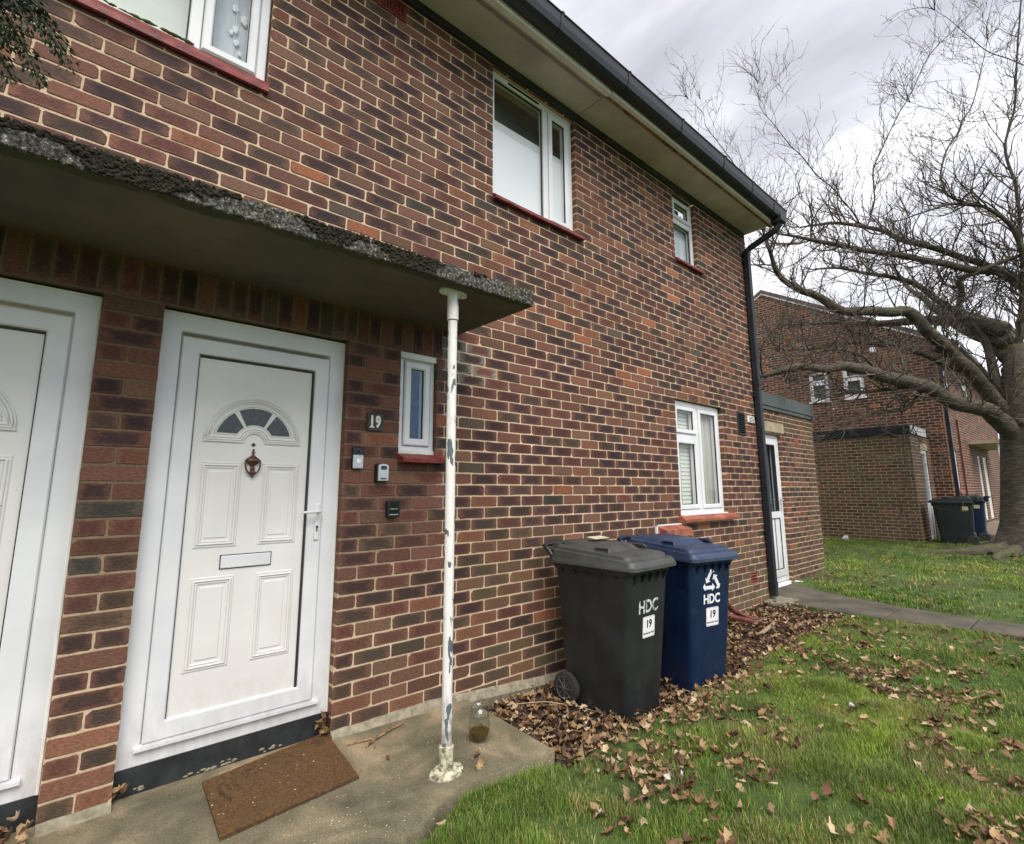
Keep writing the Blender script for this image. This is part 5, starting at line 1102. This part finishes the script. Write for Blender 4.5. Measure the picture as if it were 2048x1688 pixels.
for k, (z, a) in enumerate(((2.45,3.9),(1.7,4.4))): trk.blob((12.2+.24*math.cos(a),-1.8+.24*math.sin(a),z), .09, k, 2, (1,1,1), .4)
trk.build('trunk', M['bark'], tree, smooth=True)
def smooth_path(pts, k=4):
    P_ = [Vector(p[:3]) for p in pts]; rr_ = [p[3]*1.14 for p in pts]; out = []; ro = []
    for i in range(len(P_)-1):
        p0, p1, p2, p3 = P_[max(i-1,0)], P_[i], P_[i+1], P_[min(i+2,len(P_)-1)]
        for j in range(k):
            t = j/k; out.append(.5*((2*p1)+(p2-p0)*t+(2*p0-5*p1+4*p2-p3)*t*t+(3*p1-p0-3*p2+p3)*t**3)); ro.append(rr_[i]*(1-t)+rr_[i+1]*t)
    out.append(P_[-1]); ro.append(rr_[-1]); return out, ro
paths = []
KS = dict(E1=.5,E2=.55,E3=.6,F1=.6,G=.5,G1=.5,G2=.6,F=.55,C=.85,D=.9,E=.85,B=.9,I=.85)
LIMBS = {k: [(a,b_,c_,r_*KS.get(k,1)) for a,b_,c_,r_ in L_] for k, L_ in LIMBS.items()}
for k, q_ in (('A',(12.27,-1.87,2.15,.17)),('B',(12.26,-1.88,2.2,.17)),('I',(12.2,-1.92,2.4,.09)),('C',(12.16,-1.94,2.6,.11))): LIMBS[k] = [q_]+LIMBS[k]
EX = dict(LIMBS)   # limbs on the side away from the photograph, so that the crown is whole
rt = random.Random(5)
for k in range(7):
    a = R(-75+k*26); p = Vector((12.1,-1.95,2.7+.25*k)); d_ = Vector((math.cos(a)*.9, math.sin(a)*.9-.2, .45)).normalized(); L_ = []; r_ = .15
    for i in range(11):
        L_.append((p.x,p.y,p.z,r_/1.24*(1-i/11.5))); p = p+d_*.42; d_ = (d_+Vector((rt.uniform(-.25,.25),rt.uniform(-.25,.25),rt.uniform(-.15,.22)))).normalized()
    EX['R%d' % k] = L_
for k, L_ in EX.items():
    pts, rd = smooth_path(L_); pts = [p+Vector((mnoise.noise(p*2.1),mnoise.noise(p*2.1+Vector((9,0,0))),mnoise.noise(p*2.1+Vector((0,9,0)))))*min(.05,.4*r_+.006) for p, r_ in zip(pts, rd)]
    paths.append((k, pts, rd)); q = MB(); q.tube(pts, rd, 12 if rd[0] > .05 else 7); q.build('limb', M['bark'], tree, smooth=True)
# twigs: recursive, arching upwards, 3-sided
TV = []; TF = []
def twig(pts, rd):
    m = len(pts); o = len(TV); up = None
    for i in range(m):
        t = (pts[min(i+1,m-1)]-pts[max(i-1,0)]).normalized(); u_ = t.cross(Vector((.3,.2,1))); u_ = u_.normalized() if u_.length > .05 else t.orthogonal().normalized(); w_ = t.cross(u_)
        for k in range(3): a = k*2.0944; TV.append(tuple(pts[i]+(u_*math.cos(a)+w_*math.sin(a))*rd[i]))
    for i in range(m-1):
        for k in range(3): TF.append((o+i*3+k, o+i*3+(k+1)%3, o+i*3+3+(k+1)%3, o+i*3+3+k))
def grow(p, d_, L_, r_, lev, up):
    m = max(4, int(L_/.07)); pts = [p]; rd = [r_]; st_ = L_/m; curl = Vector((rt.uniform(-1,1),rt.uniform(-1,1),rt.uniform(-.5,.6)))*.17
    for i in range(m):
        d_ = (d_+curl+Vector((rt.uniform(-.16,.16),rt.uniform(-.16,.16),rt.uniform(-.13,.13)+up*.10))).normalized(); p = p+d_*st_; pts.append(p); rd.append(r_*(1-.72*(i+1)/m))
        if rt.random() < .2: curl = Vector((rt.uniform(-1,1),rt.uniform(-1,1),rt.uniform(-.5,.6)))*.2
    if lev == 2 or rt.random() < .5: rd[-1] = rd[-2]*1.9; 
    twig(pts, rd)
    if lev < 2:
        nk = int(L_*(5.8 if lev == 0 else 4.0))
        for _ in range(nk):
            i = rt.randrange(1, m); t = (pts[i+1]-pts[i]).normalized(); s_ = t.orthogonal(); s_.rotate(Matrix.Rotation(rt.uniform(0,6.28), 3, t)); nd = (t*.75+s_.normalized()*.8+Vector((0,0,.30*up))).normalized()
            grow(pts[i], nd, L_*rt.uniform(.3,.8) if lev == 0 else rt.uniform(.08,.38), max(.0042, rd[i]*.74), lev+1, up)
for k, pts, rd in paths:
    acc = 0; dens = .092 if k[0] not in 'RG' else .2
    for i in range(1, len(pts)-1):
        seg = (pts[i]-pts[i-1]).length; acc += seg
        if rd[i] > .115 and k not in ('A',): continue
        while acc > dens:
            acc -= dens*rt.uniform(.7,1.4)
            if rt.random() < (.45 if rd[i] > .06 else .12): continue
            t = (pts[i+1]-pts[i-1]).normalized(); s_ = t.orthogonal(); s_.rotate(Matrix.Rotation(rt.uniform(0,6.28), 3, t)); s_.normalize()
            upw = 1 if k in ('E','E1','E2','E3','F1','G','G1','F') else .55
            nd = (t*rt.uniform(.3,.9)+s_*.75+Vector((0,0,rt.uniform(0,.6)*upw))).normalized()
            grow(pts[i], nd, rt.uniform(.4,1.6)*(1 if rd[i] > .02 else .7), min(.017, rd[i]*.6), 0, upw)
    t = (pts[-1]-pts[-3]).normalized()
    for _ in range(4): grow(pts[-1], (t+Vector((rt.uniform(-.4,.4),rt.uniform(-.4,.4),rt.uniform(-.2,.4)))).normalized(), rt.uniform(.4,.9), .008, 0, .6)
tv = np.array(TV, np.float32)-np.array(ORG, np.float32); tw = fastmesh('crown', tv, np.array(TF), None, None, M['twig']); tw.parent = tree
print('twig verts', len(TV)); ORG = Vector((0,0,0))

# ------------------------------------------------------------------ evergreen sprig hanging in at the upper left
ev0 = Vector((-1.75,-.80,3.05)); evr = root('evergreen_branch', tuple(ev0), 'dark evergreen sprig hanging in front of the brick at the upper left', 'branch'); ORG = ev0
q = MB(); LV = []; LT = []; LC = []
ends = [((-1.30,-.90,2.50),10),((-1.36,-.84,2.44),10),((-1.42,-.80,2.42),10),((-1.40,-.90,2.56),9),((-1.47,-.86,2.46),9),((-1.33,-.86,2.57),8),((-1.50,-.78,2.56),8),((-1.44,-.92,2.62),8),((-1.56,-.85,2.6),8),((-1.38,-.88,2.60),8),((-1.45,-.84,2.52),8),((-1.42,-.88,2.50),8),((-1.52,-.84,2.52),8)]
for (e, _) in ends:
    e = Vector(e); pts = []; 
    for i in range(9): t = i/8; pts.append(ev0.lerp(e, t)+Vector((0,0,.06*math.sin(t*3.1)))+Vector((mnoise.noise(e*5+Vector((t*3,0,0))),mnoise.noise(e*5+Vector((0,t*3,0))),0))*.03)
    q.tube(pts, [.0045*(1-i/10)+.0007 for i in range(9)], 6)
    for i in range(760):
        t = random.uniform(.25,1); f_ = t*8; i0 = min(7,int(f_)); p = pts[i0].lerp(pts[i0+1], f_-i0); ax = (pts[i0+1]-pts[i0]).normalized(); s_ = ax.orthogonal(); s_.rotate(Matrix.Rotation(random.uniform(0,6.28),3,ax))
        off = s_.normalized()*random.uniform(0,.040)*(1.15-t*.5); p = p+off; d_ = (ax*.6+s_.normalized()*.7+Vector((random.uniform(-.4,.4),random.uniform(-.4,.4),-.3))).normalized(); w_ = d_.cross(Vector((random.uniform(-1,1),random.uniform(-1,1),1))).normalized(); L_ = random.uniform(.010,.020); ww = L_*.22
        o = len(LV); LV += [tuple(p), tuple(p+d_*L_*.5+w_*ww), tuple(p+d_*L_), tuple(p+d_*L_*.5-w_*ww)]; LT.append((o,o+1,o+2,o+3)); c_ = random.uniform(.4,1.9); LC += [(.024*c_,.046*c_,.016*c_)]*4
q.build('twigs', M['twig'], evr); o = fastmesh('foliage', np.array(LV)-np.array(ev0), np.array(LT), None, np.array(LC), M['evergreen']); o.parent = evr; ORG = Vector((0,0,0))

# ------------------------------------------------------------------ dead leaves, chips, grit
def leafmesh(name, P_, S_, yaw, pitch, roll, curl, tint, mat):
    """lobed leaves: a midrib and two lobed sides, bent along and across"""
    nseg = 9; t = np.linspace(0,1,nseg); w = np.array([.02,.16,.34,.24,.46,.30,.44,.22,.03])*.62; n_ = len(P_)
    x = (t-.5)[None,:,None]; side = np.array([-1,0,1])[None,None,:]; W = w[None,:,None]*side
    j = rng.uniform(.75,1.25,(n_,nseg,3)); X_ = np.broadcast_to(x+np.abs(side)*(.05*np.sin(t*18))[None,:,None], (n_,nseg,3)).copy(); Y_ = W*j
    Z_ = curl[:,0,None,None]*(X_**2)*2.2 + curl[:,1,None,None]*np.abs(Y_)*1.5 + rng.uniform(-.03,.03,(n_,nseg,3))
    V = np.stack([X_,Y_,Z_],-1).reshape(n_,-1,3)*S_[:,None,None]
    cy, sy, cp, sp_, cr, sr_ = np.cos(yaw),np.sin(yaw),np.cos(pitch),np.sin(pitch),np.cos(roll),np.sin(roll)
    Rm = np.stack([np.stack([cy*cp, cy*sp_*sr_-sy*cr, cy*sp_*cr+sy*sr_],-1), np.stack([sy*cp, sy*sp_*sr_+cy*cr, sy*sp_*cr-cy*sr_],-1), np.stack([-sp_, cp*sr_, cp*cr],-1)],1)
    V = np.einsum('nij,nkj->nki', Rm, V)+P_[:,None,:]
    k = np.arange(nseg-1); a = k*3; q_ = np.concatenate([np.stack([a,a+1,a+4,a+3],-1), np.stack([a+1,a+2,a+5,a+4],-1)]); Q = (q_[None]+(np.arange(n_)*nseg*3)[:,None,None]).reshape(-1,4)
    return fastmesh(name, V.reshape(-1,3), Q, None, np.repeat(tint, nseg*3, 0), mat, True)
def leafcols(n_, light=.5):
    pal = np.array([[.35,.240,.128],[.265,.165,.085],[.165,.095,.048],[.085,.045,.025],[.46,.35,.22],[.125,.062,.033]]); pr = np.array([.2*light+.05,.25,.25,.25*(1.2-light),.18*light,.15]); pr /= pr.sum()
    return pal[rng.choice(6, n_, p=pr)]*rng.uniform(.75,1.25,(n_,1))
def scatter(n_, x0, x1, y0, y1, f):
    X_ = rng.uniform(x0,x1,n_*6); Y_ = rng.uniform(y0,y1,n_*6); k = rng.random(n_*6) < f(X_,Y_); return X_[k][:n_], Y_[k][:n_]
xa, ya = scatter(2300, .86, 5.25, -.98, -.02, lambda x,y: np.where(y > -.84+(nz2(x,y,3,5)-.5)*.25, np.where(x < 1.5, 1, .55+.4*nz2(x,y,4,9)), .12))
k = ~((np.abs(xa-1.685) < .17)*(np.abs(ya+.49) < .23)); xa, ya = xa[k], ya[k]
xd, yd = scatter(380, .9, 5.0, -1.25, -.75, lambda x,y: np.clip(1-np.abs(y+.88)/.3,0,1)*np.clip((nz2(x,y,4,31)-.2)*2,0,1))
xb, yb = scatter(2500, -.2, 5.2, -3.6, -.8, lambda x,y: np.where(onslab(x,y),0, (.05+np.clip((nz2(x,y,1.6,6)-.33)*2.2,0,1))*(.12+np.clip((nz2(x,y,6,7)-.35)*2.4,0,1))*(.35+.65*sst(-.8,-1.3,y))))
xb, yb = np.concatenate([xb,xd]), np.concatenate([yb,yd])
xc, yc = scatter(1300, 4.2, 13, -3.5, .25, lambda x,y: np.clip((nz2(x,y,1.1,8)-.45)*2,0,1)*np.where(x > 6.5,.16,.6))
n1 = len(xa); n2 = len(xb); n3 = len(xc); X_ = np.concatenate([xa,xb,xc]); Y_ = np.concatenate([ya,yb,yc]); Z_ = gz(X_,Y_)+np.concatenate([rng.uniform(.005,.045,n1), rng.uniform(.010,.036,n2), rng.uniform(.015,.035,n3)])
S_ = np.concatenate([rng.uniform(.03,.075,n1), rng.uniform(.018,.080,n2), rng.uniform(.04,.08,n3)]); n_ = len(X_)
tint = np.concatenate([leafcols(n1,.6)*.95, leafcols(n2,.9), leafcols(n3,.8)])
o = leafmesh('fallen_leaves', np.stack([X_,Y_,Z_],-1), S_, rng.uniform(0,6.28,n_), rng.uniform(-.32,.32,n_), rng.uniform(-.38,.38,n_), np.stack([rng.uniform(-.7,1.1,n_),rng.uniform(-.5,.9,n_)],-1), tint, M['leaf'])
tag(o, 'scattered dead brown oak leaves over the lawn and planting bed', 'dead leaves', kind='stuff')
# drifts of leaves in the two door corners
px = []; 
for i in range(75): px.append((random.uniform(-1.42,-1.13)-random.random()**2*.3, random.uniform(-.16,.03), random.uniform(0,.06)))
for i in range(16): px.append((random.uniform(-.06,-.01), random.uniform(0,.045), random.uniform(0,.09)))
for i in range(3): px.append((random.uniform(-.89,-.86), .03, random.uniform(.02,.05)))
for i in range(5): px.append((random.uniform(.05,.85), random.uniform(-.7,-.3), .004))
A_ = np.array([(x,y,sz(x,y)+z+.008) for x,y,z in px]); n_ = len(A_)
o = leafmesh('leaf_drift', A_, rng.uniform(.04,.075,n_), rng.uniform(0,6.28,n_), rng.uniform(-.9,.9,n_), rng.uniform(-.9,.9,n_), np.stack([rng.uniform(-.7,1.4,n_),rng.uniform(-.5,1.2,n_)],-1), leafcols(n_,.35), M['leaf'])
tag(o, 'curled dead leaves blown into the doorway corners', 'dead leaves', kind='stuff')
def chips(name, X_, Y_, Z_, s0, s1, cols, lab, cat, flat=.35, mat='chip'):
    n_ = len(X_); base = rng.normal(size=(n_,6,3))*np.array([1,.45,flat]); s_ = rng.uniform(s0,s1,n_)
    base = np.array([[1,0,0],[-1,0,0],[0,.5,0],[0,-.5,0],[0,0,.3],[0,0,-.3]])[None]*rng.uniform(.5,1.2,(n_,6,1))*s_[:,None,None]*np.array([1,1,flat/.35]); a = rng.uniform(0,6.28,n_); c_, q_ = np.cos(a), np.sin(a)
    V = np.stack([base[...,0]*c_[:,None]-base[...,1]*q_[:,None], base[...,0]*q_[:,None]+base[...,1]*c_[:,None], base[...,2]],-1)+np.stack([X_,Y_,Z_],-1)[:,None,:]
    f_ = np.array([[0,2,4],[2,1,4],[1,3,4],[3,0,4],[2,0,5],[1,2,5],[3,1,5],[0,3,5]]); F_ = (f_[None]+(np.arange(n_)*6)[:,None,None]).reshape(-1,3)
    o = fastmesh(name, V.reshape(-1,3), None, F_, np.repeat(cols,6,0), M[mat]); tag(o, lab, cat, kind='stuff'); return o
xa, ya = scatter(5200, .88, 5.3, -.9, 0, lambda x,y: bedmask(x,y)*.9); n_ = len(xa)
chips('bark_chippings', xa, ya, gz(xa,ya)+rng.uniform(0,.02,n_), .006, .028, np.array([[.07,.045,.032]])*rng.uniform(.4,2.3,(n_,1)), 'dark bark chips and debris in the planting bed under the wall', 'bark chips', .5)
xa, ya = scatter(620, -1.2, .88, -.86, -.05, lambda x,y: np.clip((nz2(x,y,4,11)-.3)*1.6,0,1)*(.15+.85*sst(-.25,-.6,y))*np.where(x > -.7,1,.5)); n_ = len(xa)
za = np.array([sz(a,b_) for a,b_ in zip(xa,ya)])
chips('grit', xa, ya, za+.0015, .0015, .0058, np.array([[.50,.46,.28]])*rng.uniform(.6,1.3,(n_,1)), 'pale wood flecks and grit scattered on the concrete slab', 'grit', .4)
xa = rng.uniform(-.6,-.05,22); ya = rng.uniform(-.42,-.08,22); chips('mat_flecks', xa, ya, np.array([sz(a,b_) for a,b_ in zip(xa,ya)])+.019, .002, .0065, np.array([[.60,.50,.30]])*rng.uniform(.8,1.3,(22,1)), 'few pale wood flecks lying on the doormat', 'wood flecks', .4)

# ------------------------------------------------------------------ grass
CR = None
def camvis(X_, Y_, Z_, mx=.30):
    d_ = np.stack([X_-CAM.x, Y_-CAM.y, Z_-CAM.z],-1); f_ = np.array(cam_f); r_ = np.array(cam_r); u_ = np.array(cam_u); z_ = d_@f_; a = (d_@r_)/np.maximum(z_,.01); b_ = (d_@u_)/np.maximum(z_,.01)
    return (z_ > .2)*(np.abs(a) < 1.0+mx+.12)*(b_ > -.84-mx)*(b_ < .9)
def blades(n_, x0, x1, y0, y1, h0, h1, w0, w1, dens, cap):
    X_ = rng.uniform(x0,x1,n_); Y_ = rng.uniform(y0,y1,n_); Z_ = gz(X_,Y_); k = camvis(X_,Y_,Z_)&(rng.random(n_) < dens(X_,Y_)); X_, Y_, Z_ = X_[k][:cap], Y_[k][:cap], Z_[k][:cap]; n_ = len(X_)
    tuft = nz2(X_,Y_,7,21); big = nz2(X_,Y_,3.3,28); H = rng.uniform(h0,h1,n_)*(.30+1.1*tuft)*(.65+.8*big); W = rng.uniform(w0,w1,n_); a = rng.uniform(0,6.28,n_); ln = rng.uniform(.15,.95,n_)*H
    dx, dy = np.cos(a)*ln, np.sin(a)*ln; wx, wy = -np.sin(a+rng.uniform(-.6,.6,n_))*W/2, np.cos(a)*W/2; Z_ = Z_-.004
    V = np.stack([np.stack([X_-wx,Y_-wy,Z_],-1), np.stack([X_+wx,Y_+wy,Z_],-1), np.stack([X_+dx*.35+wx*.8,Y_+dy*.35+wy*.8,Z_+H*.6],-1), np.stack([X_+dx*.35-wx*.8,Y_+dy*.35-wy*.8,Z_+H*.6],-1), np.stack([X_+dx,Y_+dy,Z_+H],-1)],1)
    o_ = (np.arange(n_)*5)[:,None]; Q = o_+np.array([[0,1,2,3]]); T = o_+np.array([[3,2,4]])
    v1 = nz2(X_,Y_,1.1,23)[:,None]; v2 = nz2(X_,Y_,4,24)[:,None]; c = np.array([.095,.180,.024])*(1-v1)+np.array([.225,.305,.055])*v1; yl = (rng.random((n_,1)) < .10+.35*(v2 > .62)); dk = (.55+.85*np.clip((nz2(X_,Y_,6,29)*.6+.4*big)*1.25-.1,0,1))[:,None]; c = np.where(yl, np.array([.32,.28,.11]), c)*rng.uniform(.55,1.4,(n_,1))*dk; c[:,2] = c[:,2]*(1.6-.6*dk[:,0])
    return V.reshape(-1,3), Q, T, np.repeat(c,5,0)
def gd(x, y): return np.where(onslab(x,y-.02-.06*nz2(x,y,8,27)),0,1.)*np.where(bedmask(x,y+.04),.0,1.)*np.where((x > xl(y)+.03)*(x < xr(y)-.03)*(y < .3),0,1.)*(.16+.84*np.clip((nz2(x,y,2.2,25)-.25)*2.2,0,1))*(.35+.65*np.clip((nz2(x,y,7,26)-.2)*2.5,0,1))*np.where((y > .27)*(x < 8.3),0,1.)*np.where((x > 6.4)*(y > .05)*(x < 8),.15,1.)*np.where((x > 13.42)*(y > -.1),0,1.)*np.where((x > 14.5)*(y > -2.6),0,1.)*np.where((np.abs(x-2.44) < .22)*(np.abs(y+.56) < .3),0,1.)
parts_ = [blades(700000, -.5, 3.0, -3.4, -.70, .014, .046, .0016, .0034, gd, 260000), blades(620000, 2.6, 6.2, -6, -.4, .018, .048, .0024, .0046, gd, 200000), blades(640000, 6.0, 15.5, -8, 6, .02, .05, .006, .013, gd, 190000)]
vo = 0; VV = []; QQ = []; TT = []; CC = []
for V, Q, T, C_ in parts_: VV.append(V); QQ.append(Q+vo); TT.append(T+vo); CC.append(C_); vo += len(V)
g_ = fastmesh('grass', np.concatenate(VV), np.concatenate(QQ), np.concatenate(TT), np.concatenate(CC), M['blade']); tag(g_, 'rough green lawn grass with worn yellowish patches', 'grass', kind='stuff'); print('blades', vo//5)
# ------------------------------------------------------------------ camera, sky, sun
world = bpy.data.worlds.new('World'); scene.world = world; world.use_nodes = True; nt = world.node_tree; L = nt.links.new
bg = nt.nodes['Background']; bg.inputs['Strength'].default_value = .1
SE, SA = R(52), R(205)     # sun behind the camera, left
sky = N(nt, 'ShaderNodeTexSky', sky_type='NISHITA'); sky.sun_disc = False; sky.sun_elevation = SE; sky.sun_rotation = SA
tc = N(nt, 'ShaderNodeTexCoord'); mp_ = N(nt, 'ShaderNodeMapping'); mp_.inputs['Scale'].default_value = (1,1,2.6); L(tc.outputs['Generated'], mp_.inputs['Vector'])
n1 = noise(nt, 2.1, 5, .5, mp_.outputs[0], .35); r1 = ramp(nt, [(.34,(4.3,4.35,4.9)),(.46,(5.9,5.95,6.45)),(.56,(7.6,7.65,8.05)),(.70,(9.8,9.8,10.0))]); L(n1.outputs['Fac'], r1.inputs[0])
sp = N(nt, 'ShaderNodeSeparateXYZ'); L(tc.outputs['Generated'], sp.inputs[0])
mh = N(nt, 'ShaderNodeMapRange'); L(sp.outputs['Z'], mh.inputs[0]); mh.inputs[1].default_value = .62; mh.inputs[2].default_value = .12; mh.inputs[3].default_value = .86; mh.inputs[4].default_value = 1.12
c = mixc(nt, 1, r1.outputs[0], mh.outputs[0], 'MULTIPLY')
# sky on the sun's side, behind the camera, brightened to light the front wall
mb_ = N(nt, 'ShaderNodeMapRange'); L(sp.outputs['Y'], mb_.inputs[0]); mb_.inputs[1].default_value = .25; mb_.inputs[2].default_value = -.75; mb_.inputs[3].default_value = 1.0; mb_.inputs[4].default_value = 1.55
c = mixc(nt, 1, c, mb_.outputs[0], 'MULTIPLY')
# low sky behind the camera darkened in place of unbuilt houses opposite
ml = N(nt, 'ShaderNodeMapRange'); L(sp.outputs['Z'], ml.inputs[0]); ml.inputs[1].default_value = .02; ml.inputs[2].default_value = .55; ml.inputs[3].default_value = .45; ml.inputs[4].default_value = 1.0
my = N(nt, 'ShaderNodeMapRange'); L(sp.outputs['Y'], my.inputs[0]); my.inputs[1].default_value = -.05; my.inputs[2].default_value = -.45
c = mixc(nt, 1, c, mixc(nt, my.outputs[0], (1,1,1), ml.outputs[0]), 'MULTIPLY')
c = mixc(nt, .06, c, sky.outputs[0])
# a blue gap in the cloud behind the camera (seen mirrored in the narrow window)
gd_ = Vector((530.7,-883.0,190)).normalized(); dp = N(nt, 'ShaderNodeVectorMath', operation='DOT_PRODUCT'); L(tc.outputs['Generated'], dp.inputs[0]); dp.inputs[1].default_value = gd_
mg = N(nt, 'ShaderNodeMapRange'); L(dp.outputs['Value'], mg.inputs[0]); mg.inputs[1].default_value = math.cos(R(13)); mg.inputs[2].default_value = math.cos(R(7)); c = mixc(nt, mg.outputs[0], c, (4.6,6.6,9.8))
L(c, bg.inputs['Color'])
sun = bpy.data.lights.new('sun', 'SUN'); sun.energy = 2.3; sun.angle = R(40); sun.color = (1,.945,.87); so = bpy.data.objects.new('sun', sun); COL.objects.link(so)
sd_ = Vector((math.sin(SA)*math.cos(SE), math.cos(SA)*math.cos(SE), math.sin(SE))); so.rotation_euler = sd_.to_track_quat('Z','Y').to_euler(); so.location = (0,-10,12)
cam = bpy.data.cameras.new('camera'); co = bpy.data.objects.new('camera', cam); COL.objects.link(co); scene.camera = co
mw = Matrix((cam_r, cam_u, -cam_f)).transposed().to_4x4(); mw.translation = CAM; co.matrix_world = mw
cam.sensor_width = 36; cam.sensor_fit = 'HORIZONTAL'; cam.lens = 1022.996/2048*36; cam.shift_x = (1024-1018.754)/2048; cam.shift_y = (815.628-844)/2048; cam.clip_start = .05; cam.clip_end = 2000
scene.view_settings.view_transform = 'Standard'; scene.view_settings.look = 'None'; scene.view_settings.exposure = .74; scene.view_settings.gamma = 1
scene.render.resolution_x = 1024; scene.render.resolution_y = 844; scene.render.engine = 'CYCLES'
scene.cycles.max_bounces = 6; scene.cycles.transparent_max_bounces = 8; scene.cycles.transmission_bounces = 6; scene.cycles.glossy_bounces = 3; scene.cycles.diffuse_bounces = 3
